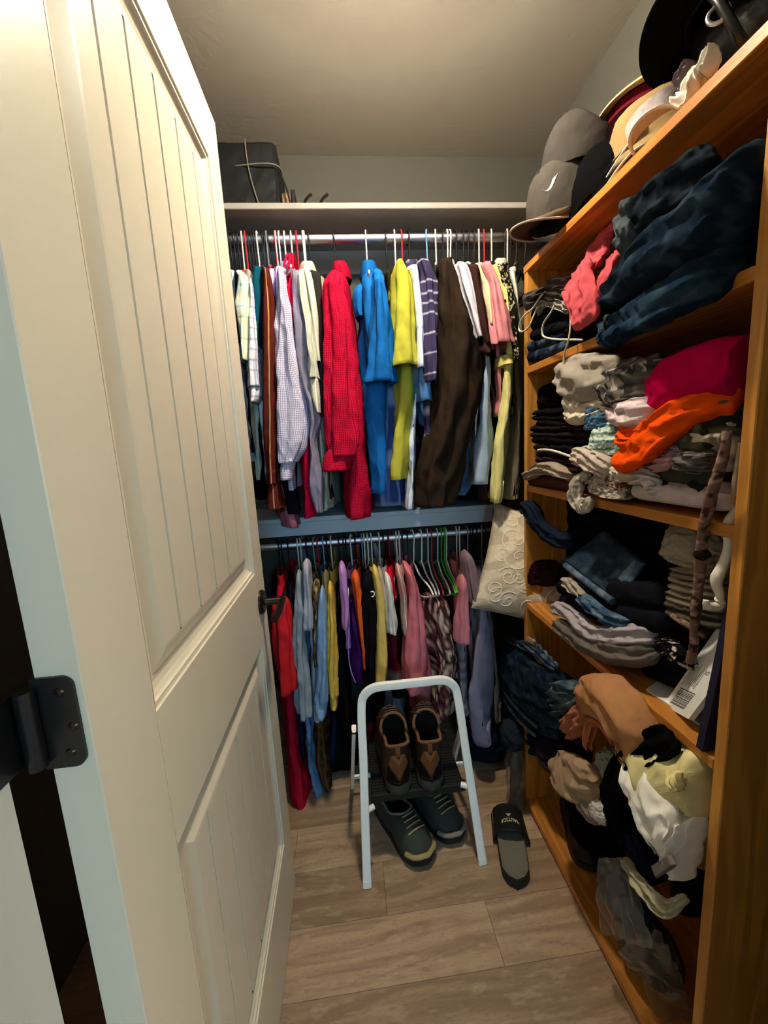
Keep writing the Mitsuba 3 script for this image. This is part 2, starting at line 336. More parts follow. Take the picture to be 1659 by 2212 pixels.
# closet shelves and rods on the back wall
k = thing('wall_shelf', 'white painted upper shelf across the back wall carrying the black parcel', 'shelf')
part(k, 'board', box(LEFT, RIGHT, 1.50, BACK, 2.088, 2.107, .002), 'shelf_paint', False)
part(k, 'cleat', box(LEFT, RIGHT, BACK-.018, BACK, 2.0, 2.088, .001), 'shelf_paint', False)
k = thing('wall_shelf', 'lower painted shelf across the back wall behind the hanging shirt tails', 'shelf')
part(k, 'board', box(LEFT, .56, 1.50, BACK, 1.037, 1.055, .002), 'lower_shelf_daylight_tint', False)
part(k, 'fascia', box(LEFT, .56, 1.515, 1.533, .985, 1.037, .001), 'lower_shelf_daylight_tint', False)
ROD_Y, ROD1, ROD2 = 1.54, 2.014, 0.945
def rod(z, label, x1):
    k = thing('clothes_rod', label, 'rod')
    m = trimesh.creation.cylinder(.0165, x1-LEFT, sections=32); m.apply_transform(trimesh.transformations.rotation_matrix(math.pi/2, (0, 1, 0))); m.apply_translation(((LEFT+x1)/2, ROD_Y, z))
    part(k, 'bar', m, 'steel', 30)
    for xx in (LEFT+.004, x1-.004):
        f = lathe([(0, -.004), (.03, -.004), (.03, .003), (.019, .006), (0, .006)], 30)
        part(k, 'socket', move(f, trimesh.transformations.rotation_matrix(math.pi/2, (0, 1, 0)), (xx, ROD_Y, z)), 'white_enamel')
rod(ROD1, 'upper chrome clothes rod under the white shelf', RIGHT); rod(ROD2, 'lower chrome clothes rod under the lower shelf', .66)

# bookcase
BX, BYN, BYF, BT = 0.56, 0.513, 1.236, 0.02
k = thing('bookcase', 'tall orange brown wooden bookcase crammed with folded clothes', 'bookcase')
part(k, 'side_panel', box(BX, RIGHT-.005, BYN, BYN+BT, 0, 1.79, .0015), 'panel_wood', False)
part(k, 'side_panel', box(BX, RIGHT-.005, BYF-BT, BYF, 0, 1.79, .0015), 'panel_wood', False)
part(k, 'back_panel', box(RIGHT-.012, RIGHT-.005, BYN+BT, BYF-BT, 0, 1.79), 'panel_wood', False)
SZ = [0.03, 0.768, 1.154, 1.508]
for z in SZ: part(k, 'shelf', box(BX, RIGHT-.012, BYN+BT, BYF-BT, z-.02, z, .0015), 'shelf_wood', False)
part(k, 'top_board', box(BX-.002, RIGHT-.005, BYN, BYF, 1.772, 1.792, .0015), 'shelf_wood', False)
# ---------------------------------------------------------------- hanging clothes
HG = {'w': 'white_plastic', 'k': 'black_plastic', 'r': 'red_plastic', 'p': 'pink_plastic', 'b': 'blue_plastic', 'g': 'green_plastic', 'y': 'grey_plastic'}
HNAME = {'w': 'white', 'k': 'black', 'r': 'red', 'p': 'pink', 'b': 'pale blue', 'g': 'green', 'y': 'grey'}
def hanger(x, zr, kind, label, group=None, slope=0.0, r=.0032, drop=.108, wide=.205, fall=.062, bar=True):
    k = thing('clothes_hanger', label, 'hanger', group)
    y = ROD_Y; zn = zr-drop
    def q(yy, z): return (x+(yy-y)*slope, yy, z)
    hook = [q(y, zn), q(y-.006, zn+.016), q(y-.019, zr-.020), q(y-.0225, zr+.004), q(y-.013, zr+.0195), q(y+.002, zr+.0235), q(y+.016, zr+.016), q(y+.0215, zr-.002), q(y+.018, zr-.016)]
    part(k, 'hook', tube(hook, r*.9, 30, 8), HG[kind], True)
    arms = [q(y-wide, zn-fall), q(y-wide*.93, zn-fall*.86), q(y-.05, zn-.022), q(y, zn), q(y+.05, zn-.022), q(y+wide*.93, zn-fall*.86), q(y+wide, zn-fall)]
    part(k, 'shoulder_bar', tube(arms, r*1.15, 36, 8), HG[kind], True)
    if bar: part(k, 'trouser_bar', tube([q(y-wide, zn-fall), q(y-wide*.9, zn-fall-.012), q(y+wide*.9, zn-fall-.012), q(y+wide, zn-fall)], r, 12, 8), HG[kind], True)
    return k
def rows3(rows, y, n):
    """Left and right outlines of a hanging edge at depth y, from rows (py, left, right)."""
    a = np.array(rows, float)
    L = np.array([P(l, py, y=y) for py, l, r in rows]); R = np.array([P(r, py, y=y) for py, l, r in rows])
    z = (L[:, 2]+R[:, 2])/2
    t = np.linspace(z[0], z[-1], n)
    if len(z) == 2: xl, xr = np.interp(-t, -z, L[:, 0]), np.interp(-t, -z, R[:, 0])
    else: xl, xr = PchipInterpolator(-z, L[:, 0])(-t), PchipInterpolator(-z, R[:, 0])(-t)
    return t, (xl+xr)/2, np.abs(xr-xl)/2
SEED = [100]
def sleeve_mesh(rows, yn, dep=.055, res=.012, m=48, fold=.005, open_end=True, top=True, seed=None, kf=None, lean=0.0, neck=None):
    seed = SEED[0] if seed is None else seed; SEED[0] += 1; rg = np.random.default_rng(seed)
    z0 = P(rows[0][1], rows[0][0], y=yn)[2]; z1 = P(rows[-1][1], rows[-1][0], y=yn)[2]
    n = max(10, int((z0-z1)/res)); z, xc, hw = rows3(rows, yn, n); th = np.arange(m)*2*math.pi/m
    hw = np.maximum(hw, .006); ys = np.zeros(n)
    if neck is not None:   # the shoulder runs up and back to the neck
        q = np.linspace(0, 1, 10)[:-1]; z = np.r_[neck[1]+(z0-neck[1])*q, z]; xc = np.r_[neck[0]+(xc[0]-neck[0])*q**1.2, xc]
        hw = np.r_[max(.014, hw[0]*.55)+(hw[0]-max(.014, hw[0]*.55))*q, hw]; ys = np.r_[(neck[2]-yn-dep*.9)*(1-q)**1.25, ys]; n = len(z)
    t = np.linspace(0, 1, n); s = (z[0]-z)
    kf = kf or rg.integers(3, 6); ph = rg.random(4)*6.28
    R = []
    for i in range(n):
        rad = 1.0
        if top: rad = math.sqrt(max(0.02, 1-(1-min(1, s[i]/.035))**2))
        a = hw[i]*rad; b = dep*rad*(.75+.25*t[i])
        c, sn = np.cos(th), np.sin(th)
        px = a*np.sign(c)*np.abs(c)**.85; py = b*np.sign(sn)*np.abs(sn)**.85
        amp = fold*min(1, .25+s[i]/.18)*min(1.3, hw[i]/.02)
        w = amp*(np.cos(kf*th+ph[0]+2.2*math.sin(s[i]*5+ph[1]))+.6*np.cos((kf+3)*th+ph[2]+s[i]*9))
        px, py = px+w*c, py+w*.8*sn
        R.append(np.stack([xc[i]+px, np.full(m, yn+dep*.9+lean*s[i]+ys[i])+py, np.full(m, z[i])], 1))
    R = np.array(R); R[..., 2] += .006*fb(R, 30, seed)*np.minimum(1, t*6)[:, None]
    R += np.stack([fb(R, (22, 22, 9), seed+1), fb(R, (22, 22, 9), seed+2), fb(R, 18, seed+3)*.3], -1)*(fold*2.6)*np.minimum(1, s/.06)[:, None, None]
    rid = np.abs(fb(R, (30, 30, 8), seed+8, 3)); ce_ = R.mean(1, keepdims=True); dv = R-ce_; dv[..., 2] = 0
    R += dv/(np.linalg.norm(dv, axis=-1, keepdims=True)+1e-6)*((.12-rid)*fold*4.2)[..., None]*np.minimum(1, s/.05)[:, None, None]
    uvu = np.broadcast_to(np.cumsum(np.r_[0, np.linalg.norm(np.diff(R[n//2], axis=0), axis=1)])[None], (n, m)); uvv = np.broadcast_to(s[:, None], (n, m))
    if open_end:
        ce = R[-1].mean(0); k = 6
        inner = np.array([ce+(R[-1-j]-R[-1-j].mean(0))*np.array([.90, .90, 1])+np.array([xc[-1-j]-xc[-1], 0, z[-1-j]-z[-1]]) for j in range(k)])
        A = np.concatenate([R, inner]); uu = np.concatenate([uvu, uvu[-1:].repeat(k, 0)]); vv = np.concatenate([uvv, uvv[-1]-np.zeros((k, m))-.001])
    else: A, uu, vv = R, uvu, uvv
    M = loft(A); UV = np.stack([uu, vv], -1)
    UV = np.concatenate([UV[:1], UV, UV[-1:]]).reshape(-1, 2)
    return M, UV
def body_mesh(z, xc, hw, y0, y1, slope, fold=.006, shoulder=.09, m=64, seed=0, yref=1.38, neck=.07):
    rg = np.random.default_rng(seed+999); ph = rg.random(6)*6.28; th = np.arange(m)*2*math.pi/m
    ym, hl = (y0+y1)/2, (y1-y0)/2; R = []
    for i in range(len(z)):
        s = z[0]-z[i]; f = neck/hl+(1-neck/hl)*min(1, s/shoulder)**.8 if shoulder > 0 else 1
        a, b = hw[i]*min(1, .62+s/.10), hl*f
        c, sn = np.cos(th), np.sin(th)
        yy = ym+b*np.sign(sn)*np.abs(sn)**.9; xx = a*np.sign(c)*np.abs(c)**.7
        amp = fold*min(1, s/.25)
        wav = amp*(np.sin(yy*38+ph[0]+3*math.sin(z[i]*4+ph[1]))+.5*np.sin(yy*75+ph[2]+z[i]*6))
        R.append(np.stack([xc[i]+xx+wav+(yy-yref)*slope, yy, np.full(m, z[i])], 1))
    R = np.array(R); S = (z[0]-z)[:, None, None]
    R += np.stack([fb(R, (16, 16, 7), seed+5), .5*fb(R, (16, 16, 7), seed+6), .5*fb(R, 12, seed+7)], -1)*.020*np.minimum(1, S/.1)
    n = len(z); rid = np.abs(fb(R, (14, 30, 11), seed+8, 3)); R[..., 0] += (.12-rid)*.030*np.minimum(1, S[..., 0]/.12)*np.sign(np.cos(th))[None]
    inner = np.array([R[-1-j]*[1, 1, 1]+(R[-1-j].mean(0)-R[-1-j])*[.25, .04, 0] for j in range(5)]); R = np.concatenate([R, inner]); z = np.r_[z, z[-1:].repeat(5)]; n += 5
    M = loft(R)
    uu = np.broadcast_to((th/(2*math.pi)*4*hl)[None], (n, m)); vv = np.broadcast_to((z[0]-z)[:, None], (n, m))
    UV = np.stack([uu, vv], -1); UV = np.concatenate([UV[:1], UV, UV[-1:]]).reshape(-1, 2)
    return M, UV
def garment(name, label, cat, group, col, rows=None, hook=None, hk='w', body=None, bb=None, yn=1.30, collar=False, cuff=None, hem=False, bsdf='cloth', zr=None,
            dense=False, thick=None, body_col=None, hanger_on=True, hl=None, dep=.055, buttons=0, far_sleeve=True, fold=.005, neck_up=.0, shoulder=.09, sleeve_name='sleeve', slope=None, extra=None, bfold=.006):
    """rows: outline of the near sleeve; body: outline of the body's near edge; bb: picture row where the body ends."""
    zr = ROD1 if zr is None else zr
    k = thing(name, label, cat, group); seed = SEED[0]*3+1
    res, m = (.0045, 120) if dense else (.011, 48)
    yb = yn+.075
    first = (rows or body)[0]
    xt = P((first[1]+first[2])/2, first[0], y=yn)[0]; xh = P(hook, 515 if zr > 1.5 else 1150, y=ROD_Y)[0] if hook else xt
    sl = float(np.clip((xh-xt)/(ROD_Y-yn-.03), -.30, .30)) if slope is None else slope
    if rows is not None:
        ztn, z0r = zr-.128+neck_up, P(rows[0][1], rows[0][0], y=yn)[2]
        M, UV = sleeve_mesh(rows, yn, dep, res, m, fold, neck=(xt+(1.46-yn)*sl, ztn-.012, 1.46) if ztn-.03 > z0r else None)
        sk_ = cloth(k, sleeve_name, M, col, UV, bsdf)
    zt = zr-.128+neck_up
    if body is None:
        zb0 = P(rows[-1][1], bb, y=yb)[2] if bb else None
        n = max(12, int((zt-zb0)/.018)); z = np.linspace(zt, zb0, n)
        zz, xc0, hw0 = rows3(rows, yn, 20)
        xc = np.interp(-z, -zz, xc0); hw = np.interp(-z, -zz, hw0)*.7
        hw = np.clip(hw, .010, .032) if thick is None else np.full(n, thick)
    else:
        zz, xc0, hw0 = rows3(body, yb, 30); n = max(12, int((zt-zz[-1])/.018)); z = np.linspace(zt, zz[-1], n)
        xc = np.interp(-z, -zz, xc0); hw = np.maximum(np.interp(-z, -zz, hw0), .008)
    M, UV = body_mesh(z, xc, hw, yb-.01, 1.75, sl, seed=seed, yref=yb, shoulder=shoulder, fold=bfold)
    cloth(k, 'body', M, body_col or col, UV, bsdf)
    xn = xc[0]+(ROD_Y-yb)*sl
    if collar:
        cw = .60 if collar == 'slim' else 1.0
        th = np.arange(36)*2*math.pi/36; R = []
        for o, zz_ in ((-.006, -.012), (-.004, .012), (.000, .022), (.004, .023), (.008, .010), (.011, -.012), (.009, -.012), (.003, .006)):
            front = np.clip(-np.sin(th), 0, 1)
            R.append(np.stack([xn+(.024+o)*cw*np.cos(th)+sl*.075*np.sin(th), ROD_Y+(.064+o)*np.sin(th), zt+zz_+.010-.020*front*(zz_ < 0)+.002*np.sin(5*th)], 1))
        cloth(k, 'collar', loft(R, False, False), col, None, bsdf if bsdf == 'cloth' else 'cloth') if bsdf == 'cloth' else cloth(k, 'collar', loft(R, False, False), col, np.array(R).reshape(-1, 3)[:, 1:]*1.0, bsdf)
    if cuff:
        M, UV = sleeve_mesh(cuff, yn-.002, dep*1.04, .006, m, .0015, top=False); ck_ = cloth(k, 'cuff', M, col, UV, bsdf)
    if hem and rows is not None:
        r = rows[-1]; p0 = rows3(rows, yn, 30)
        zz, xx, hh = p0[0][-3:], p0[1][-3:], p0[2][-3:]+.0016
        th = np.arange(40)*2*math.pi/40
    if buttons:
        for b in range(buttons):
            r = rows[-1]; q = P((r[1]+r[2])/2+(r[2]-r[1])*.3, r[0]-6-16*b, y=yn-.004)
            s = lathe([(0, 0), (.0048, 0), (.0048, .0018), (.0035, .0024), (0, .0018)], 14)
            part(ck_ if cuff else k, 'button', move(s, trimesh.transformations.rotation_matrix(math.pi/2, (1, 0, 0)), q), 'white_button')
    if far_sleeve and rows is not None:   # the sleeve at the wall end
        M2, UV2 = sleeve_mesh(rows, yn, dep*.7, .03, 20, fold); v = np.array(M2.vertices); v[:, 1] = 2*(ROD_Y+.02)-v[:, 1]; v[:, 1] = np.minimum(v[:, 1], BACK-.004)
        v[:, 0] += sl*.36; M2 = trimesh.Trimesh(v, M2.faces[:, ::-1], process=False); cloth(k, sleeve_name, M2, col, UV2, bsdf)
    if hanger_on and hook:
        hanger(xh, zr, hk, hl or f'{HNAME[hk]} hanger holding the {label}', None, sl, wide=.205 if rows is None else .150)
    return k

UP, LO = 'clothes on the upper rod', 'clothes on the lower rod'
G = garment
# upper rod, from the door to the bookcase
G('shirt', 'pale blue checked shirt squeezed in next to the door edge', 'shirt', UP, plaid('dfe6ea', [(0, .022, .006, 0, '7fa6c8'), (1, .022, .006, 0, '7fa6c8')]), [(585, 494, 508), (680, 496, 516), (770, 500, 520)], 505, 'k', bb=1000, yn=1.34)
G('tee_shirt', 'dark purple tee shirt near the door edge', 'shirt', UP, solid('2c1f3a'), [(590, 505, 530), (660, 505, 527), (740, 508, 524)], 513, 'k', bb=980, yn=1.33)
G('tee_shirt', 'orange red tee shirt peeking out behind the mint plaid shirt', 'shirt', UP, solid('d8432f'), [(586, 512, 540), (650, 510, 534), (720, 515, 530)], 530, 'r', bb=960, yn=1.34)
G('shirt', 'mint and yellow plaid short sleeved shirt closest to the door', 'shirt', UP, plaid('d9eae4', [(0, .05, .02, 0, 'f0dfae'), (1, .06, .025, .01, 'f0e2b8'), (0, .03, .003, .01, '8fc0c0'), (1, .03, .003, 0, '7db4b8')]), [(590, 513, 530), (660, 508, 538), (720, 515, 534), (778, 519, 533)], 522, 'w', bb=1040, yn=1.29, dense=True)
G('tee_shirt', 'plain grey tee shirt between mint plaid and white checked shirts', 'shirt', UP, solid('9b978f'), [(583, 528, 545), (650, 530, 548), (740, 536, 549)], 536, 'k', bb=1050, yn=1.33)
G('shirt', 'white window check shirt with an open flared half sleeve', 'shirt', UP, plaid('e6e3ea', [(0, .03, .003, 0, '8a7fa8'), (1, .03, .003, 0, '8a7fa8')]), [(615, 537, 546), (700, 533, 551), (780, 533, 556), (834, 533, 560)], 556, 'w', bb=1030, yn=1.29, dense=True, cuff=[(832, 533, 560), (850, 534, 559), (868, 537, 552)])
G('shirt', 'dark teal shirt beside the brown striped long sleeve', 'shirt', UP, solid('124a5c'), [(574, 545, 562), (610, 543, 566), (680, 546, 560), (745, 551, 557)], 568, 'k', bb=1000, yn=1.31, thick=.018)
G('shirt', 'dark maroon brown long sleeved shirt with thin yellow stripes', 'shirt', UP, plaid('54211c', [(0, .052, .0028, .02, 'd0a068'), (1, .11, .002, .03, '8a4a34')]), [(578, 563, 579), (650, 562, 592), (750, 563, 594), (900, 564, 596), (1000, 571, 597), (1046, 574, 599)], 576, 'y', bb=1110, yn=1.285, cuff=[(1044, 573, 599), (1075, 571, 605), (1100, 569, 612)], fold=.003, dense=True)
G('polo_shirt', 'lilac and purple striped polo behind the gingham shirt', 'shirt', UP, hstripes('cbb4dc', '6f4a8c', .020, .004, 0, 0), [(580, 578, 594), (650, 580, 598), (700, 588, 600)], 596, 'w', bb=900, yn=1.32)
G('tee_shirt', 'pale lilac tee shirt touching the gingham shirt collar', 'shirt', UP, solid('d9cfe4'), [(572, 588, 606), (640, 594, 608)], 603, 'w', bb=930, yn=1.33)
G('dress_shirt', 'lilac gingham long sleeved dress shirt with a buttoned white cuff', 'shirt', UP, solid('c9c2d6'), [(575, 597, 609), (650, 596, 620), (750, 594, 636), (850, 594, 655), (910, 594, 663), (960, 598, 655), (1000, 603, 634)], 615, 'w', bb=1060, yn=1.28, bsdf='lilac_gingham', collar=True, cuff=[(996, 602, 635), (1015, 601, 633), (1038, 602, 629)], buttons=1, dense=True)
G('dress', 'hot pink strappy dress hanging between gingham and grey shirts', 'dress', UP, solid('e4153f'), None, 629, 'w', body=[(575, 610, 640), (650, 620, 650), (800, 634, 660), (930, 648, 665), (1040, 654, 674), (1118, 656, 682)], yn=1.27, far_sleeve=False)
k = 'dress'
for sx in (-.012, .004, .016):
    q = P(625, 575, y=1.42); cloth(k, 'strap', tube([(q[0]+sx, 1.36, q[2]-.03), (q[0]+sx*.5+.006, 1.42, q[2]+.035), (q[0]+sx*.3+.01, 1.53, q[2]+.03)], .004, 14, 8), 'e0143c')
G('shirt', 'long greyish lavender shirt with a trailing sleeve', 'shirt', UP, solid('7d788c'), [(592, 630, 644), (700, 634, 656), (800, 645, 663), (900, 663, 690), (960, 668, 681), (1040, 665, 692), (1108, 681, 697)], 641, 'r', bb=1080, yn=1.30, fold=.006)
G('shirt', 'sage and cream striped shirt with folded dark cuff', 'shirt', UP, hstripes('b9b7a4', 'dcd9c8', .013, .004, 0, 0), [(590, 640, 658), (700, 655, 672), (780, 664, 682), (815, 664, 688)], 655, 'w', bb=1105, yn=1.29, cuff=[(816, 666, 687), (850, 670, 690), (892, 684, 691)], dense=True)
G('shirt', 'cream shirt on a white hanger left of the dark charcoal top', 'shirt', UP, hstripes('cfcbb8', 'e6e2d2', .016, .006, 0, 0), [(585, 655, 670), (680, 670, 684), (780, 681, 691)], 657, 'w', bb=1090, yn=1.31, collar=True)
G('jacket', 'dark charcoal jacket between cream shirts and the red shirt', 'jacket', UP, solid('2b2927'), [(590, 668, 692), (680, 676, 697), (760, 683, 698), (900, 688, 700)], 665, 'k', bb=1080, yn=1.34, thick=.02)
G('dress_shirt', 'bright crimson red checked dress shirt with a rolled up cuff', 'shirt', UP, solid('b01c36'), [(606, 698, 733), (640, 696, 744), (720, 699, 757), (800, 700, 763), (880, 702, 768), (940, 706, 772), (985, 712, 768)], 722, 'k', body=[(600, 712, 748), (700, 730, 762), (850, 745, 780), (985, 740, 795), (1060, 738, 801), (1122, 742, 803)], yn=1.28, bsdf='red_gingham', collar=True, cuff=[(968, 706, 770), (990, 697, 762), (1018, 693, 757)], dense=True, thick=.03, dep=.06)
G('polo_shirt', 'bright blue polo shirt with wide short sleeves', 'shirt', UP, solid('1a5fa4', .16), [(600, 806, 830), (660, 806, 842), (740, 802, 850), (790, 797, 855), (822, 793, 858)], 790, 'w', body=[(590, 775, 828), (660, 776, 838), (760, 778, 842), (900, 786, 845), (1000, 797, 840), (1068, 802, 837)], yn=1.285, collar=True, dep=.065, slope=.05)
cloth('polo_shirt_001', 'sleeve', sleeve_mesh([(604, 768, 790), (640, 763, 788), (682, 770, 787)], 1.40, .04, .01, 36, .003)[0], solid('1a5fa4', .16))
G('shirt', 'olive and black patterned shirt behind the lime tee', 'shirt', UP, floral('1d1c10', ['76702c', '0d0d08'], 70), [(590, 833, 850), (660, 836, 856), (720, 838, 852)], 833, 'k', bb=900, yn=1.36)
G('tee_shirt', 'lime yellow tee shirt with a broad short sleeve', 'shirt', UP, solid('b0aa3e', .14), [(556, 857, 874), (600, 850, 896), (700, 852, 903), (750, 850, 905), (786, 846, 908)], 852, 'w', body=[(570, 858, 885), (700, 850, 898), (800, 845, 905), (900, 842, 893), (1000, 840, 887), (1036, 838, 884)], yn=1.29, dep=.062)
G('dress_shirt', 'pale blue white shirt hanging between lime tee and navy striped polo', 'shirt', UP, plaid('dbe0ee', [(0, .02, .002, 0, '9098c0'), (1, .02, .002, 0, '9098c0')]), [(572, 890, 906), (650, 901, 916), (740, 904, 920), (792, 905, 922)], 866, 'r', body=[(600, 890, 910), (800, 892, 906), (900, 884, 898), (1040, 880, 902), (1100, 877, 898)], yn=1.30)
G('polo_shirt', 'navy purple polo shirt with fine pale stripes', 'shirt', UP, hstripes('3a3450', 'a9a4b8', .030, .0028), [(556, 905, 932), (600, 917, 943), (700, 922, 947), (780, 922, 949), (822, 924, 948)], 881, 'k', bb=1090, yn=1.285, dense=True, collar=True)
G('shirt', 'mid blue denim shirt showing under the navy polo sleeve', 'shirt', UP, denim('3a6aa0'), [(600, 905, 925), (760, 905, 930), (820, 902, 936), (864, 908, 940)], 922, 'b', bb=1085, yn=1.32)
G('hoodie', 'large dark brown sweatshirt with long drooping sleeve', 'sweatshirt', UP, solid('2a211a', .18), [(552, 956, 980), (620, 957, 1003), (700, 957, 1030), (745, 957, 1046), (820, 955, 1045), (900, 945, 1030), (960, 930, 1014), (1020, 915, 1000), (1060, 912, 990), (1096, 915, 982)], 956, 'k', bb=1080, yn=1.265, dep=.075, fold=.009, thick=.03, bfold=.012)
G('polo_shirt', 'white lavender polo shirt leaning over the dark sweatshirt', 'shirt', UP, solid('d6d0dc'), [(565, 985, 1012), (620, 1003, 1030), (690, 1024, 1040), (725, 1034, 1046)], 965, 'w', bb=1020, yn=1.29, collar=True)
G('shirt', 'dark chocolate shirt ending in a grey ribbed cuff', 'shirt', UP, solid('33201f'), [(572, 1018, 1040), (620, 1026, 1046), (680, 1036, 1058), (740, 1046, 1068)], 983, 'k', bb=1080, yn=1.285, cuff=[(736, 1046, 1068), (750, 1044, 1068), (764, 1050, 1064)])
G('tee_shirt', 'cream tee shirt between chocolate shirt and pink tee', 'shirt', UP, solid('d9c7a2'), [(566, 1024, 1048), (620, 1042, 1064), (700, 1055, 1068)], 1034, 'w', bb=1000, yn=1.31)
G('tee_shirt', 'dusty pink tee shirt with a flared short sleeve', 'shirt', UP, solid('d2868c'), [(564, 1042, 1064), (620, 1060, 1086), (680, 1066, 1104), (720, 1067, 1114), (738, 1067, 1119)], 1045, 'r', bb=900, yn=1.285, thick=.012)
G('tee_shirt', 'thin pale yellow top right of the pink tee', 'shirt', UP, solid('d8d27c'), [(570, 1064, 1080), (620, 1076, 1092), (660, 1088, 1098)], 1061, 'w', bb=820, yn=1.32, thick=.010)
G('shirt', 'black shirt with tiny cream dots near the bookcase', 'shirt', UP, floral('16140f', ['b5a888'], 210), [(568, 1078, 1100), (620, 1092, 1113), (700, 1103, 1119), (775, 1110, 1121)], 1089, 'k', bb=900, yn=1.30, dense=True)
G('shirt', 'cream white shirt crammed against the bookcase side', 'shirt', UP, solid('d8d3c4'), [(585, 1098, 1120), (640, 1112, 1124), (720, 1118, 1126)], 1095, 'w', bb=860, yn=1.33, collar=True)
G('shirt', 'pale blue linen shirt with its long tail below the sweatshirt', 'shirt', UP, solid('9fb2c6'), None, 999, 'k', body=[(600, 1030, 1044), (760, 1042, 1058), (880, 1034, 1066), (960, 1026, 1069), (1046, 1014, 1069)], yn=1.26, far_sleeve=False)
G('trousers', 'folded pale yellow trousers hanging beside the bookcase', 'trousers', UP, solid('d3cb88'), None, 1061, 'w', body=[(640, 1092, 1102), (766, 1088, 1114), (850, 1084, 1110), (950, 1070, 1102), (1086, 1058, 1088)], yn=1.245, far_sleeve=False, hanger_on=False)
cloth('trousers__body', 'waistband', sleeve_mesh([(764, 1086, 1116), (776, 1086, 1116), (788, 1087, 1115)], 1.30, .06, .005, 40, .001, open_end=False, top=False)[0], 'c9bb70')
G('trousers', 'greige trousers hanging flat against the bookcase side panel', 'trousers', UP, solid('8f8674'), None, 1101, 'k', body=[(640, 1110, 1120), (800, 1106, 1126), (950, 1100, 1127), (1078, 1086, 1127)], yn=1.30, far_sleeve=False)
G('shirt', 'blue and indigo woven shirt tail showing under the blue polo', 'shirt', UP, plaid('2e3f72', [(0, .006, .002, 0, '7888b4'), (1, .006, .002, 0, '7888b4')]), None, 833, 'k', body=[(640, 826, 850), (900, 820, 860), (1000, 806, 876), (1094, 803, 884)], yn=1.33, far_sleeve=False, hanger_on=False)
G('jacket', 'black jacket between lime tee tail and brown sweatshirt', 'jacket', UP, solid('0f0e12'), None, 941, 'w', body=[(600, 935, 960), (760, 930, 965), (900, 900, 960), (1070, 905, 950)], yn=1.31, far_sleeve=False)
G('jacket', 'black jacket right of the sweatshirt above the pillow', 'jacket', UP, solid('100f12'), None, 1009, 'k', body=[(600, 1040, 1060), (760, 1060, 1090), (900, 1066, 1088), (1080, 1000, 1060)], yn=1.32, far_sleeve=False)
G('dress_shirt', 'blue chambray shirt hem behind the dark sweatshirt', 'shirt', UP, denim('4a6a94'), None, 970, 'w', body=[(640, 1000, 1020), (900, 1000, 1040), (1068, 985, 1060)], yn=1.36, far_sleeve=False)
G('coat', 'long black coat left of the maroon striped shirt', 'coat', UP, solid('120d10'), None, 549, 'k', body=[(640, 540, 560), (900, 545, 566), (1080, 556, 575)], yn=1.31, far_sleeve=False)
G('skirt', 'dusty rose skirt hem hanging lowest beside the door', 'skirt', UP, solid('a5606e'), None, 542, 'k', body=[(640, 548, 566), (1000, 580, 600), (1090, 600, 640), (1140, 612, 652)], yn=1.34, far_sleeve=False)
G('jacket', 'black wool jacket between gingham cuff and magenta hem', 'jacket', UP, solid('15101a'), None, 568, 'k', body=[(640, 590, 610), (950, 610, 650), (1060, 600, 655), (1110, 610, 660)], yn=1.33, far_sleeve=False)
G('cardigan', 'pale sage cardigan hem behind the lavender grey shirt', 'cardigan', UP, solid('a8ab94'), None, 696, 'y', body=[(640, 676, 694), (900, 685, 702), (1104, 690, 710)], yn=1.34, far_sleeve=False, hanger_on=False)
for px, kd, lb in ((498, 'k', 'black hanger hook nearest the door edge on the upper rod'), (595, 'r', 'red hanger hook left of the gingham shirt hooks'), (1021, 'k', 'black hanger hook left of the white hook above the pink tee'), (1112, 'k', 'black hanger hook beside the grey cap bill'), (580, 'k', 'black hanger hook right of the grey hook of the maroon shirt'), (1131, 'k', 'black hanger hook closest to the bookcase top')):
    hanger(P(px, 515, y=ROD_Y)[0], ROD1, kd, lb)

# lower rod
def GL(*a, **kw):
    kw.setdefault('zr', ROD2); kw.setdefault('collar', 'slim' if kw.get('rows', a[5] if len(a) > 5 else None) is not None else False); return garment(*a, **kw)
GL('jacket', 'bright red jacket hanging right behind the door handle', 'jacket', LO, solid('c5252b'), [(1300, 583, 616), (1400, 590, 630), (1470, 597, 636), (1502, 600, 636)], 606, 'k', body=[(1300, 585, 616), (1450, 598, 634), (1600, 612, 645), (1700, 621, 662), (1762, 630, 676)], yn=1.26, body_col=solid('b01830'), dep=.06)
GL('trousers', 'dark navy trousers between red jacket and grey satin top', 'trousers', LO, solid('161a2c'), None, 618, 'k', body=[(1250, 622, 642), (1450, 630, 650), (1640, 640, 668)], yn=1.30, far_sleeve=False)
GL('blouse', 'silvery grey satin blouse with a long smooth sleeve', 'blouse', LO, solid('8b9298'), [(1240, 636, 648), (1320, 634, 652), (1400, 634, 655), (1480, 637, 664), (1555, 645, 668)], 640, 'w', bb=1540, yn=1.28, fold=.007)
GL('shirt', 'pale grey shirt with a pointed collar over the blue jeans', 'shirt', LO, solid('a9a8b4'), [(1215, 650, 667), (1290, 655, 673), (1362, 656, 676)], 646, 'w', bb=1560, yn=1.28, collar=True)
GL('jeans', 'faded blue jeans hanging behind the grey shirt', 'jeans', LO, denim('5a7ca8'), None, 676, 'y', body=[(1300, 650, 668), (1560, 654, 674), (1680, 668, 690), (1755, 677, 699)], yn=1.30, far_sleeve=False)
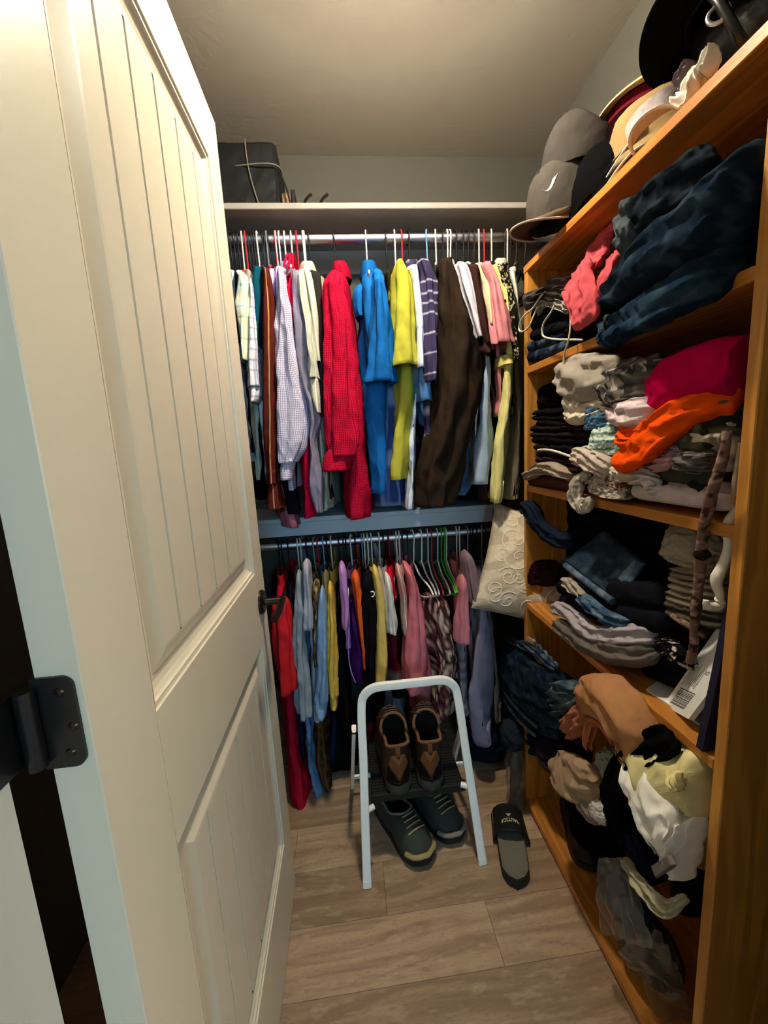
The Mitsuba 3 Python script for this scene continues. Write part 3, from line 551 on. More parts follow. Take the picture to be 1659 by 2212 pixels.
GL('shirt', 'brown and tan printed shirt beside the light denim shirt', 'shirt', LO, floral('6a5540', ['a68c68', '2c221a'], 80), [(1260, 672, 689), (1340, 673, 688), (1440, 676, 685)], 684, 'r', body=[(1300, 670, 690), (1560, 678, 706), (1650, 680, 714), (1708, 694, 716)], body_col=plaid('2a1d14', [(0, .05, .02, 0, '6b4c2c'), (1, .05, .02, 0, '5a3c22')]), yn=1.30)
GL('shirt', 'light blue denim shirt with a gathered sleeve cuff', 'shirt', LO, denim('7f9fc4', .2), [(1275, 689, 699), (1330, 686, 706), (1450, 684, 708), (1522, 679, 708)], 696, 'b', bb=1440, yn=1.27, cuff=[(1520, 678, 708), (1538, 676, 707), (1556, 682, 704)])
GL('cardigan', 'golden yellow cardigan with a long ribbed cuff', 'cardigan', LO, solid('d6ac48'), [(1265, 706, 717), (1350, 709, 724), (1450, 707, 728), (1508, 710, 729)], 713, 'w', bb=1480, yn=1.275, cuff=[(1506, 710, 729), (1534, 713, 730)])
GL('vest', 'olive vest squeezed left of the yellow cardigan', 'vest', LO, solid('6e6546'), [(1240, 694, 709), (1320, 700, 712)], 704, 'k', bb=1500, yn=1.31)
GL('trousers', 'black brown trousers between yellow cardigan and lilac top', 'trousers', LO, solid('1d1614'), None, 730, 'k', body=[(1250, 724, 742), (1450, 728, 752), (1600, 736, 758)], yn=1.33, far_sleeve=False)
GL('tee_shirt', 'lilac tee shirt beside the deep purple top', 'shirt', LO, solid('b77fc0'), [(1220, 730, 744), (1280, 737, 752), (1362, 742, 752)], 757, 'w', bb=1400, yn=1.28)
GL('tank_top', 'deep purple tank top with lilac piping along its edge', 'top', LO, solid('3c1a58'), None, 745, 'k', body=[(1245, 750, 762), (1350, 752, 778), (1440, 757, 790), (1474, 764, 793)], yn=1.25, far_sleeve=False)
cloth('tank_top__body', 'piping', tube([P(749, 1290, y=1.318), P(753, 1380, y=1.318), P(760, 1455, y=1.318), P(768, 1474, y=1.316)], .0022, 30, 8), 'a585cf')
GL('tee_shirt', 'orange tee shirt between purple and black tops', 'shirt', LO, solid('d8592c'), [(1240, 759, 776), (1300, 765, 783), (1370, 775, 788), (1446, 785, 792)], 766, 'k', bb=1450, yn=1.29)
GL('jacket', 'black jacket with a small white chest emblem', 'jacket', LO, solid('141216'), [(1240, 783, 808), (1330, 784, 815), (1420, 788, 816), (1474, 790, 816)], 785, 'w', bb=1560, yn=1.28)
q = P(805, 1284, y=1.276); e = tube([q+(-.006, 0, .008), q+(.004, 0, .008), q+(.004, 0, -.004), q+(-.004, 0, -.008)], .0022, 12, 6); cloth([q_ for q_ in scene if q_.startswith('jacket') and q_.endswith('__sleeve')][-1], 'emblem', e, 'e8e6e0')
GL('tank_top', 'soft yellow tank top in front of the step stool frame', 'top', LO, solid('d8b863'), [(1228, 803, 816), (1310, 813, 831), (1400, 814, 838), (1486, 813, 834)], 792, 'w', bb=1470, yn=1.265, fold=.004)
GL('tee_shirt', 'oatmeal grey tee shirt right of the yellow tank top', 'shirt', LO, solid('a89f92'), [(1232, 815, 826), (1300, 826, 838), (1366, 832, 844)], 800, 'w', bb=1400, yn=1.29)
GL('tee_shirt', 'white tee shirt with a red shoulder', 'shirt', LO, solid('d8d4d2'), [(1245, 830, 844), (1300, 838, 853), (1372, 841, 861)], 817, 'w', bb=1360, yn=1.28, body_col=solid('c02030'))
GL('shirt', 'maroon topped taupe shirt above the step stool', 'shirt', LO, hstripes('6d5850', '5c1420', 3.0, .33), None, 826, 'k', body=[(1300, 838, 856), (1390, 838, 864), (1440, 834, 872), (1478, 832, 876)], yn=1.27, far_sleeve=False)
GL('shirt', 'bright red shirt wedged behind the white tee', 'shirt', LO, solid('c8152a'), [(1235, 836, 850), (1300, 846, 856)], 838, 'k', bb=1330, yn=1.31)
GL('shirt', 'white shirt with salmon stripe left of the salmon pink sweater', 'shirt', LO, hstripes('d8c8bc', 'd06468', .03, .006, 0, 0), [(1225, 855, 868), (1290, 868, 880), (1340, 872, 883), (1376, 874, 884)], 855, 'w', bb=1420, yn=1.29)
GL('sweater', 'salmon pink sweater with a wide hanging sleeve', 'sweater', LO, solid('d0707a', .12), [(1222, 868, 886), (1270, 886, 904), (1332, 883, 914), (1400, 878, 922), (1460, 875, 928), (1500, 876, 918)], 861, 'w', body=[(1250, 884, 900), (1400, 890, 925), (1480, 893, 934), (1562, 893, 936)], yn=1.255, dep=.065)
GL('dress', 'brown and pink floral ruffled dress behind the stool', 'dress', LO, floral('4c3030', ['b89a8a', '7a4450', 'd8c4b2', '2a1a20'], 85), None, 908, 'w', body=[(1296, 926, 984), (1380, 930, 988), (1450, 938, 995), (1556, 934, 992)], yn=1.26, far_sleeve=False, bfold=.016, shoulder=0, neck_up=-.07)
GL('tee_shirt', 'dusty pink tee shirt over the grey ribbed knit', 'shirt', LO, solid('bd7480'), [(1250, 1000, 1014), (1320, 994, 1016), (1392, 991, 1017)], 985, 'w', bb=1380, yn=1.28)
GL('sweater', 'grey ribbed knit sweater below the dusty pink tee', 'sweater', LO, hstripes('8d8690', '5d5763', .012, .004), None, 992, 'w', body=[(1300, 996, 1014), (1400, 989, 1016), (1480, 988, 1014), (1545, 990, 1012)], yn=1.27, far_sleeve=False)
GL('blouse', 'mauve grey blouse leaning toward the paisley pillow', 'blouse', LO, solid('7d6a70'), [(1195, 1003, 1022), (1250, 1010, 1036), (1310, 1022, 1044)], 1022, 'k', bb=1420, yn=1.29)
GL('dress', 'long lavender grey dress hanging below the pillow', 'dress', LO, solid('86829a', .14), None, 1030, 'k', body=[(1220, 1016, 1044), (1310, 1020, 1054), (1420, 1013, 1064), (1520, 1011, 1069), (1612, 1019, 1071)], yn=1.235, far_sleeve=False, bfold=.012, fold=.007)
GL('trousers', 'taupe grey trousers between the lavender dress and jeans pile', 'trousers', LO, solid('6f665e'), None, 1040, 'y', body=[(1250, 1046, 1060), (1400, 1054, 1068), (1500, 1064, 1079), (1560, 1066, 1080)], yn=1.28, far_sleeve=False)
GL('trousers', 'black trousers behind the floral dress', 'trousers', LO, solid('0d0c10'), None, 890, 'w', body=[(1280, 915, 940), (1400, 930, 990), (1500, 940, 990)], yn=1.36, far_sleeve=False)
GL('skirt', 'black skirt with a thin white hem edge above the stool', 'skirt', LO, solid('121014'), None, 870, 'k', body=[(1300, 840, 880), (1420, 836, 890), (1504, 832, 896)], yn=1.33, far_sleeve=False)
GL('jeans', 'pale blue shirt tail hanging above the hiking boots', 'shirt', LO, solid('8ba0c0'), None, 845, 'k', body=[(1350, 850, 860), (1500, 836, 872), (1562, 830, 878)], yn=1.35, far_sleeve=False, hanger_on=False)
GL('trousers', 'wine red trousers behind the left side of the stool', 'trousers', LO, solid('5a1820'), None, 800, 'k', body=[(1350, 780, 795), (1500, 785, 803), (1625, 788, 808)], yn=1.35, far_sleeve=False, hanger_on=False)
GL('trousers', 'dark indigo trousers between denim shirt and yellow cardigan', 'trousers', LO, solid('141e36'), None, 690, 'k', body=[(1350, 700, 716), (1500, 706, 726), (1650, 712, 728)], yn=1.35, far_sleeve=False, hanger_on=False)
GL('coat', 'black coat hanging behind the door above the red jacket', 'coat', LO, solid('0c0c10'), None, 598, 'k', body=[(1190, 580, 626), (1260, 588, 634), (1500, 600, 640)], yn=1.33, far_sleeve=False, shoulder=.05)
for px, kd, lb, sl in ((922, 'w', 'white hanger without clothes left of the green hanger', .02), (943, 'w', 'white hanger touching the green hanger on its left', .02), (951, 'g', 'bright green hanger on the lower rod', .0), (958, 'g', 'second green hanger close to the bright green one', .03), (962, 'w', 'white hanger touching the green hanger on its right', .02), (930, 'p', 'magenta hanger between white hangers above the floral dress', .02), (1008, 'y', 'grey hanger left of the row of black hangers near the pillow', .08), (1014, 'k', 'first black hanger of the bunch next to the pillow', .1), (1046, 'k', 'last black hanger of the bunch behind the pillow', .1), (878, 'k', 'black hanger right of the pink sweater hook', .02), (838, 'r', 'dark red hanger near the middle of the lower rod', .02), (740, 'k', 'black hanger left of the lilac tee hook', .0), (660, 'k', 'black hanger between grey shirt and jeans hooks', 0.), (780, 'b', 'pale blue hanger left of the white pair on the lower rod', .02)):
    hanger(P(px, 1150, y=ROD_Y)[0], ROD2, kd, lb, None, sl, r=.0028)
# ---------------------------------------------------------------- folded and heaped clothes
def crop(ox, oy, s): return lambda cx, cy, x=None, y=None, z=None: P(ox+cx/s, oy+cy/s, x=x, y=y, z=z)
s2, s3, s4, s5, s6, ct = crop(1100, 400, 2.968), crop(1100, 740, 2.968), crop(1000, 1060, 2.517), crop(1040, 1400, 2.68), crop(1100, 1750, 2.968), crop(1080, 0, 2.865)
def keep_in(v):
    """Pushes cloth out of the bookcase's side panels and back."""
    v = np.array(v); m = (v[:, 0] > .47) & (v[:, 1] < .58) & (v[:, 1] > .38) & (v[:, 2] < 1.79); v[m, 1] = .5375+.0425*np.exp((v[m, 1]-.58)/.0425)
    m = (v[:, 0] > .558) & (v[:, 1] > 1.212) & (v[:, 1] < 1.32) & (v[:, 2] < 1.79); v[m, 1] = 1.212
    v[:, 0] = np.minimum(v[:, 0], .861); return v
def held(m): m.vertices = keep_in(m.vertices); return m
def slab_mesh(A, B, h, d, layers=2, seed=0, amp=.010, wr=.003, rise=0.0, hB=None, n=56, bulge=.007, round_=.10):
    """A folded garment: A, B its front bottom corners (far, near), h its height, d its depth; its front shows one fold per layer."""
    A, B = np.asarray(A, float), np.asarray(B, float); L = np.linalg.norm(B-A); U = (B-A)/L
    X = unit([-U[1], U[0], 0]) if abs(U[2]) < .99 else np.array([1.0, 0, 0])
    if X[0] < 0: X = -X
    X = unit(X+np.array([0, 0, rise])); Zu = np.cross(U, X); Zu = Zu if Zu[2] > 0 else -Zu
    hB = h if hB is None else hB; per = 9; pr = []
    for k in range(layers):
        for j in range(per):
            s = j/per; pr.append((-bulge*math.sin(math.pi*s)**.6+bulge*.9*(1-math.sin(math.pi*s)**.4), (k+s)/layers))
    pr.append((.004, 1.0)); nt = 14
    pr += [(d*j/nt, 1.0) for j in range(1, nt+1)]+[(d+.004, .66), (d+.004, .33)]+[(d*(nt-j)/nt, 0.0) for j in range(0, nt)]
    pr = np.array(pr); t = np.linspace(0, 1, n); R = []
    for i, ti in enumerate(t):
        e = min(ti, 1-ti)*L; q = min(1, e/round_*2.2); q = (1-(1-q)**2.5)**.5 if q < 1 else 1
        hh = (h*(1-ti)+hB*ti); zz = pr[:, 1]*hh; zz = hh/2+(zz-hh/2)*(.62+.38*q)-hh*.19*(1-q)*.5
        xx = pr[:, 0]+(1-q)*.020
        R.append(A+U*(ti*L)+xx[:, None]*X+zz[:, None]*Zu)
    R = np.array(R); w = np.clip(pr[:, 1], .15, 1)[None, :, None]
    R += (Zu*(fb(R, 11, seed, 2)[..., None])*2*amp+X*(fb(R, 13, seed+1, 2)[..., None])*1.6*amp)*w
    rid = 1-np.abs(2*fb(R, (26, 26, 40), seed+2, 2))*2.2
    R += (Zu*.7-X*.7)*(rid[..., None]-.5)*wr*2*w
    return held(loft(R))
def slab(name, label, cat, col, A, B, top, d=.24, layers=2, group=None, x=None, **kw):
    sd = SEED[0]; SEED[0] += 7
    h = top if not isinstance(top, np.ndarray) else top[2]-A[2]
    m = slab_mesh(A, B, max(h, .012), d, layers, sd, **kw)
    k = thing(name, label, cat, group); cloth(None, k, m, col); return k
def drape_mesh(path, w, th, side, n=70, m=40, seed=0, fold=.004, op0=False, op1=False, amp=.006, kf=3):
    p = spline(path, n); t = np.linspace(0, 1, n)
    it = lambda a: np.interp(t, np.linspace(0, 1, len(a)), a) if np.ndim(a) else np.full(n, a)
    w, th = it(w), it(th); tan = np.gradient(p, axis=0); tan /= np.linalg.norm(tan, axis=1, keepdims=True)
    S = np.asarray(side, float); S = np.array([np.interp(t, np.linspace(0, 1, len(S)), S[:, k]) for k in range(3)]).T if S.ndim == 2 else np.repeat(S[None], n, 0)
    S = S-tan*(S*tan).sum(1, keepdims=True); S /= np.linalg.norm(S, axis=1, keepdims=True); N = np.cross(tan, S)
    a = np.arange(m)*2*math.pi/m; c, s = np.cos(a), np.sin(a); rg = np.random.default_rng(seed); ph = rg.random(4)*6.28
    u = np.sign(c)*np.abs(c)**.8; v = np.sign(s)*np.abs(s)**.75; R = []
    for i in range(n):
        e0 = 1 if op0 else math.sqrt(max(.03, 1-(1-min(1, t[i]*n/5))**2)); e1 = 1 if op1 else math.sqrt(max(.03, 1-(1-min(1, (1-t[i])*n/5))**2)); e = min(e0, e1)
        wav = fold*(np.sin(kf*u*2.2+ph[0]+t[i]*7)+.6*np.sin(kf*u*4.1+ph[1]-t[i]*11))
        R.append(p[i]+(u*w[i]*.5*(e*.5+.5))[:, None]*S[i]+(v*th[i]*.5*e+wav*min(1, e))[:, None]*N[i])
    R = np.array(R); disp = np.stack([fb(R, 20, seed+k, 3) for k in range(3)], -1)*2*amp
    R += disp; rid = np.abs(fb(R, 34, seed+9, 2)); R += N[:, None]*((.12-rid)*.022*min(1, amp/.006))[..., None]*np.sign(v)[None, :, None]
    if op0: c0 = R[0].mean(0); R = np.concatenate([np.array([(R[j]-R[j].mean(0))*.86+R[j].mean(0) for j in range(6, -1, -1)]), R])
    if op1: R = np.concatenate([R, np.array([(R[-1-j]-R[-1-j].mean(0))*.86+R[-1-j].mean(0) for j in range(7)])])
    return held(loft(R))
def drape(name, label, cat, col, path, w, th, side=(0, 0, 1), parent=None, group=None, **kw):
    sd = SEED[0]; SEED[0] += 7; m = drape_mesh(path, w, th, side, seed=sd, **kw)
    if parent: return cloth(parent, name, m, col)
    k = thing(name, label, cat, group); cloth(None, k, m, col); return k
def heap_mesh(c, r, seed, amp=.30, flat=.45, sub=5):
    m = trimesh.creation.icosphere(sub); v = np.array(m.vertices)
    n1 = fb(v+seed*3.1, 1.3, seed, 2); n2 = np.abs(fb(v+seed*1.7, 2.6, seed+1, 3)); n3 = np.abs(fb(v*[1, 1, 2.2], 5, seed+2, 2))
    s = 1+amp*(n1*1.4+(.16-n2)*1.8+(.14-n3)*.5)
    v = v*s[:, None]; v[:, 2] = np.maximum(v[:, 2], -flat); v = v*np.asarray(r)+np.asarray(c)
    return trimesh.Trimesh(keep_in(v), m.faces, process=False)
def heap(name, label, cat, col, c, r, group=None, **kw):
    sd = SEED[0]; SEED[0] += 7; k = thing(name, label, cat, group); cloth(None, k, heap_mesh(c, r, sd, **kw), col); return k
def cord(parent, name, pts, r, col, n=60): return cloth(parent, name, tube(pts, r, n, 8), col)
S2G, S3G, S4G, S5G = 'clothes on the top shelf', 'clothes on the middle shelf', 'clothes on the third shelf', 'clothes in the bottom compartment'

# --- shelf z = 1.508
Z = SZ[3]
def yz(px, x, z): return np.array([x, P(px, 0, x=x)[1], z])
heap('sweater', 'black crumpled sweater at the back corner under the cap', 'sweater', solid('191517', .2), s2(300, 560, x=.70), (.10, .075, .075), S2G)
slab('jeans', 'dark navy jeans folded flat under the black drawstring shorts', 'jeans', denim('141b2c', .2, '5a6a80'), s2(98, 1150, x=.565), s2(372, 1065, x=.565), .058, .22, 2, S2G, amp=.008)
k = slab('shorts', 'black drawstring shorts with a pale waistband on the far corner', 'shorts', solid('111318', .2), s2(122, 1010, x=.560), s2(398, 930, x=.560), .095, .22, 3, S2G, amp=.012)
wb_ = drape('waistband', '', '', hstripes('8d8a84', '5b5955', .004, .0015), [s2(180, 830, x=.553), s2(215, 770, x=.551), s2(300, 765, x=.549), s2(392, 800, x=.553)], .024, .010, (0, 0, 1), parent=k, n=60)
cord(wb_, 'drawstring', [s2(270, 672, x=.548), s2(225, 690, x=.540), s2(150, 790, x=.535), s2(70, 880, x=.53), s2(62, 920, x=.53), s2(85, 938, x=.53), s2(130, 900, x=.533), s2(160, 830, x=.54), s2(210, 740, x=.545)], .0026, 'b9b3a4')
cord(wb_, 'drawstring', [s2(292, 760, x=.546), s2(270, 810, x=.541), s2(215, 905, x=.538), s2(212, 950, x=.538), s2(240, 978, x=.538), s2(330, 990, x=.538), s2(470, 992, x=.545)], .0026, 'b9b3a4')
cord(wb_, 'drawstring', [s2(392, 812, x=.546), s2(390, 930, x=.54), s2(375, 1010, x=.536), s2(352, 1090, x=.535), s2(350, 1150, x=.535), s2(354, 1208, x=.535)], [.0024, .0024, .0024, .0034], 'a89f88')
drape('sock', 'charcoal rolled sock sticking out past the bookcase side', 'sock', solid('3f3937', .2), [s2(95, 755, x=.525), s2(150, 735, x=.55), s2(260, 700, x=.62)], [.040, .046, .044], [.034, .040, .038], (0, 0, 1), group=S2G, amp=.004)
drape('sock', 'charcoal rolled sock on top of the black shorts beside the coral shorts', 'sock', solid('3b3534', .2), [s2(262, 650, x=.55), s2(310, 640, x=.555), s2(380, 645, x=.58)], [.034, .040, .036], [.030, .034, .03], (0, 0, 1), group=S2G, amp=.004)
drape('sock', 'small dark grey sock wedged directly over the pale waistband', 'sock', solid('38322f', .2), [s2(256, 712, x=.55), s2(310, 708, x=.553), s2(370, 715, x=.57)], [.026, .030, .028], .026, (0, 0, 1), group=S2G, amp=.003)
k = thing('shorts', 'coral pink shorts hanging over the top shelf edge', 'shorts', S2G)
cl = solid('b04a52', .10)
cloth(k, 'leg', drape_mesh([s2(470, 560, x=.60), s2(440, 640, x=.552), s2(470, 770, x=.540), s2(505, 905, x=.545)], [.080, .092, .088, .082], [.012, .024, .022, .016], (0, -1, .25), seed=4, amp=.008), cl)
cloth(k, 'leg', drape_mesh([s2(720, 190, x=.70), s2(620, 330, x=.64), s2(520, 500, x=.60), s2(500, 590, x=.575)], [.05, .07, .085, .08], [.02, .02, .02, .02], (0.3, -1, .3), seed=5, amp=.010), cl)
cloth(k, 'pocket', drape_mesh([s2(720, 420, x=.60), s2(660, 520, x=.585), s2(600, 620, x=.560), s2(560, 700, x=.548)], [.05, .07, .075, .04], [.014, .02, .02, .012], (0, -1, .35), seed=6, amp=.011), cl)
heap('shorts', 'black crumpled shorts under the coral shorts', 'shorts', solid('18100f', .2), s2(520, 925, x=.60), (.05, .055, .028), S2G)
slab('jeans', 'dark jeans stacked at the back behind the hanging blue legs', 'jeans', denim('10151f', .2, '3a4658'), s2(700, 860, x=.66), s2(1560, 560, x=.66), .17, .18, 4, S2G, amp=.014)
k = thing('jeans', 'black rinsed jeans with a pale turned up cuff under the top board', 'jeans', S2G)
cloth(k, 'leg', drape_mesh([s2(850, 225, x=.56), s2(960, 120, x=.565), s2(1130, 10, x=.58), s2(1330, -90, x=.61)], [.075, .085, .09, .085], [.055, .06, .06, .06], (0.15, 0, 1), seed=8, amp=.008), denim('0e1218', .2, '36424c'))
cloth(k, 'cuff', drape_mesh([s2(775, 300, x=.556), s2(810, 265, x=.556), s2(870, 210, x=.558)], [.086, .092, .084], [.060, .064, .062], (0.15, 0, 1), seed=9, amp=.009, op0=True, n=50), denim('3b444a', .2, '767d7d'))
k = thing('jeans', 'long blue jeans sprawled diagonally across the top shelf', 'jeans', S2G)
cloth(k, 'leg', drape_mesh([s2(640, 725, x=.525), s2(760, 610, x=.520), s2(960, 455, x=.520), s2(1220, 260, x=.525), s2(1440, 80, x=.545), s2(1600, -70, x=.60)], [.050, .085, .100, .100, .095, .08], [.03, .055, .065, .07, .07, .06], (.35, 0, 1), seed=12, amp=.010), denim('111b28', .25, '3a4c5c'))
cloth(k, 'leg', drape_mesh([s2(1000, 470, x=.57), s2(1280, 330, x=.56), s2(1480, 180, x=.57), s2(1610, 40, x=.60)], [.08, .10, .10, .09], [.05, .06, .06, .05], (.3, 0, 1), seed=13, amp=.012), denim('0a0f17', .25, '222d38'))  # both legs: top board shadow put into the denim colour, darkest here
k = thing('jeans', 'blue jeans leg drooping below the front of the top shelf', 'jeans', S2G)
cloth(k, 'leg', drape_mesh([s2(640, 945, x=.527), s2(800, 855, x=.515), s2(1050, 720, x=.515), s2(1250, 605, x=.53), s2(1420, 480, x=.60)], [.058, .068, .072, .070, .05], [.03, .04, .045, .045, .04], (.25, 0, 1), seed=15, amp=.007, op0=True), denim('12202f', .25, '364c5e'))
cloth(k, 'hem', drape_mesh([s2(622, 962, x=.526), s2(634, 950, x=.526), s2(655, 938, x=.525)], .064, .036, (.25, 0, 1), seed=16, amp=.002, op0=True, op1=True, n=16), denim('1a2838', .3, '6b7674'))

# --- shelf z = 1.154
k = slab('trousers', 'chestnut brown trousers folded at the bottom of the black tee stack', 'trousers', solid('4a2c22', .15), s3(108, 912, x=.562), s3(430, 960, x=.562), .040, .24, 1, S3G, amp=.006)
drape('towel', 'rolled greige towel lying on the chestnut brown trousers', 'towel', solid('8a7d70', .15), [s3(100, 862, x=.548), s3(170, 825, x=.55), s3(330, 825, x=.552), s3(430, 865, x=.57)], [.030, .036, .036, .03], [.030, .03, .03, .03], (0, .0, 1), group=S3G, amp=.005)
for lb, c, xl, yb, xr, yr, yt in (('plum black shirt folded just above the greige towel', '2a1c22', 165, 815, 465, 850, 725), ('black shirt with a white trim line along its fold', '121013', 170, 740, 480, 775, 680), ('black tee shirt below the middle of the dark stack', '141014', 150, 690, 520, 720, 640), ('soft black tee shirt at the middle of the dark stack', '0f0c10', 140, 650, 540, 665, 600), ('faded black tee shirt folded with a drooping corner', '1f171a', 128, 612, 540, 620, 535), ('black tee shirt near the top of the dark stack', '120e12', 165, 545, 520, 560, 490), ('wrinkled black shirt topmost in the dark folded stack', '0f0d10', 140, 500, 470, 515, 430)):
    slab('folded_shirt', lb, 'shirt', solid(c, .2), s3(xl, yb, x=.563), s3(xr, yr, x=.563), s3(xl, yt, x=.563), .23, 1 if yb-yt < 70 else 2, 'dark shirts in the far stack', amp=.009, bulge=.009)
cord('folded_shirt_001', 'trim', [s3(185, 690, x=.550), s3(260, 690, x=.548), s3(350, 715, x=.548), s3(430, 745, x=.552)], .0035, 'c8c4b4')
heap('beanie', 'round black knit beanie on top of the dark shirt stack', 'hat', solid('100c0e', .2), s3(300, 375, x=.66), (.07, .075, .055), S3G, amp=.18)
k = thing('tee_shirt', 'light greige tee shirt folded high under the top shelf', 'shirt', S3G)
cloth(k, 'body', drape_mesh([s3(335, 225, x=.575), s3(430, 215, x=.57), s3(600, 240, x=.575), s3(760, 200, x=.60)], [.05, .10, .115, .09], [.05, .08, .09, .08], (.25, 0, 1), seed=21, amp=.008), solid('8d857c', .12))
cloth(k, 'sleeve', drape_mesh([s3(440, 300, x=.555), s3(420, 380, x=.55), s3(450, 450, x=.555)], [.07, .085, .075], [.03, .03, .02], (0, -1, -.25), seed=22, amp=.006), solid('b5ab9c', .12))
drape('shirt', 'cream folded shirt sleeve above the blue cloth', 'shirt', solid('b9ae9e', .12), [s3(400, 440, x=.565), s3(480, 455, x=.56), s3(560, 420, x=.562), s3(660, 390, x=.57)], [.04, .05, .05, .045], .04, (.2, 0, 1), group=S3G, amp=.006)
k = thing('shirt', 'grey plaid flannel shirt crumpled beside the magenta roll', 'shirt', S3G)
pl = plaid('58544f', [(0, .03, .012, 0, '1c1a1c'), (1, .03, .012, 0, '2a2830'), (0, .03, .002, .018, 'b5b0a6'), (1, .03, .002, .02, 'b5b0a6')])
cloth(k, 'body', drape_mesh([s3(640, 300, x=.575), s3(740, 260, x=.565), s3(860, 250, x=.565), s3(1000, 220, x=.59)], [.07, .085, .085, .07], .07, (.25, 0, 1), seed=24, amp=.016), pl)
cloth(k, 'sleeve', drape_mesh([s3(720, 240, x=.57), s3(830, 190, x=.575), s3(990, 150, x=.60)], [.05, .05, .045], .05, (.25, 0, 1), seed=25, amp=.012), solid('6a6560', .15))
drape('shirt', 'pale pink shirt with a grey hem hanging below the plaid flannel', 'shirt', hstripes('c9b6ba', '9d9490', .012, .003), [s3(660, 430, x=.56), s3(760, 460, x=.545), s3(880, 440, x=.545), s3(970, 400, x=.57)], [.045, .055, .055, .045], .04, (.15, 0, 1), group=S3G, amp=.007)
heap('shirt', 'black shirt between plaid flannel and magenta roll', 'shirt', solid('121014', .2), s3(960, 390, x=.62), (.05, .05, .05), S3G)
drape('fleece', 'bright magenta rolled fleece on the near end of the shelf', 'fleece', solid('a5063f', .10), [s3(1005, 300, x=.585), s3(1100, 270, x=.575), s3(1300, 205, x=.585), s3(1500, 175, x=.60), s3(1600, 165, x=.605)], [.075, .095, .10, .10, .09], [.07, .09, .10, .10, .09], (.15, 0, 1), group=S3G, amp=.005, fold=.002)
k = thing('tee_shirt', 'vivid orange tee shirt draped from the shelf front', 'shirt', S3G); oc = solid('d4470f', .08)
cloth(k, 'body', drape_mesh([s3(712, 690, x=.532), s3(810, 690, x=.530), s3(930, 600, x=.532), s3(1080, 480, x=.545), s3(1280, 400, x=.57), s3(1520, 370, x=.60)], [.072, .082, .068, .062, .060, .056], [.02, .03, .035, .04, .045, .05], (.25, 0, 1), seed=28, amp=.006, fold=.003), oc)
cloth(k, 'sleeve', drape_mesh([s3(705, 590, x=.536), s3(780, 610, x=.530), s3(880, 585, x=.531), s3(960, 520, x=.545)], [.030, .036, .034, .022], [.016, .02, .02, .016], (.25, 0, 1), seed=29, amp=.006), oc)
heap('tee_shirt', 'blue cotton tee shirt bunched above the mint cloth', 'shirt', solid('41607c', .12), s3(600, 500, x=.575), (.035, .045, .042), S3G, amp=.35)
heap('dish_towel', 'mint and white striped cloth bunched left of the orange tee', 'cloth', hstripes('b4c2b8', '5d7a72', .016, .005), s3(625, 655, x=.565), (.03, .042, .048), S3G, amp=.4)
drape('towel', 'rolled cream towel between dark stack and orange tee', 'towel', solid('a99d92', .12), [s3(440, 735, x=.555), s3(500, 740, x=.545), s3(590, 785, x=.543), s3(665, 835, x=.55)], [.044, .050, .048, .040], [.04, .045, .045, .04], (.1, 0, 1), group=S3G, amp=.006, kf=5)
heap('shirt', 'rust brown shirt bunched under the orange tee corner', 'shirt', solid('5f3524', .15), s3(735, 890, x=.57), (.03, .035, .035), S3G)
drape('shirt', 'cream folded shirt edge right under the orange tee', 'shirt', solid('b5aa98', .12), [s3(700, 800, x=.55), s3(760, 835, x=.545), s3(850, 810, x=.55), s3(920, 770, x=.57)], [.026, .03, .03, .02], .03, (.1, 0, 1), group=S3G, amp=.006)
drape('shirt', 'mauve lavender shirt folded between orange tee and olive trousers', 'shirt', solid('7d6872', .15), [s3(905, 800, x=.58), s3(1010, 730, x=.575), s3(1110, 660, x=.58), s3(1200, 640, x=.60)], [.05, .06, .06, .05], .06, (.2, 0, 1), group=S3G, amp=.01)
k = drape('sock', 'pair of rolled pink socks on the mauve shirt', 'sock', solid('b98a90', .12), [s3(945, 800, x=.555), s3(1010, 760, x=.550), s3(1080, 735, x=.555)], [.022, .026, .022], .026, (.1, 0, 1), group=S3G, amp=.003)
drape('sock', 'lilac sock curled above the rolled pink socks', 'sock', solid('a58a98', .12), [s3(1005, 710, x=.555), s3(1060, 690, x=.553), s3(1120, 705, x=.56)], [.016, .018, .016], .018, (.1, 0, 1), group=S3G, amp=.003)
slab('trousers', 'dark olive trousers folded on the near half of the shelf', 'trousers', solid('35352c', .15), s3(925, 900, x=.565), s3(1330, 985, x=.565), .075, .22, 1, S3G, amp=.010, bulge=.014)
drape('shorts', 'green camouflage shorts thrown behind the walking stick', 'shorts', camo(['4a4a38', '2c2c22', '6d6a50', '1f2018'], 26), [s3(1130, 620, x=.60), s3(1220, 590, x=.59), s3(1340, 540, x=.59), s3(1500, 480, x=.61)], [.06, .085, .085, .08], .07, (.3, 0, 1), group=S3G, amp=.014)
drape('blouse', 'cream floral blouse spilling over the near end of the shelf', 'blouse', floral('b9ad9f', ['8b7a74', 'd2c8bc', '6b605a'], 60), [s3(1165, 700, x=.585), s3(1280, 660, x=.58), s3(1390, 680, x=.585), s3(1450, 690, x=.61)], [.04, .07, .085, .075], .05, (.15, 0, 1), group=S3G, amp=.012)
drape('shorts', 'grey shorts waistband with a pale label beside the stick', 'shorts', hstripes('5a5452', '34302f', .006, .002), [s3(1140, 770, x=.553), s3(1200, 780, x=.545), s3(1310, 775, x=.55)], [.030, .034, .03], .04, (.1, 0, 1), group=S3G, amp=.006)
heap('shirt', 'charcoal shirt heaped at the near corner behind the stick', 'shirt', solid('1d1b1c', .2), s3(1400, 910, x=.61), (.05, .045, .06), S3G)
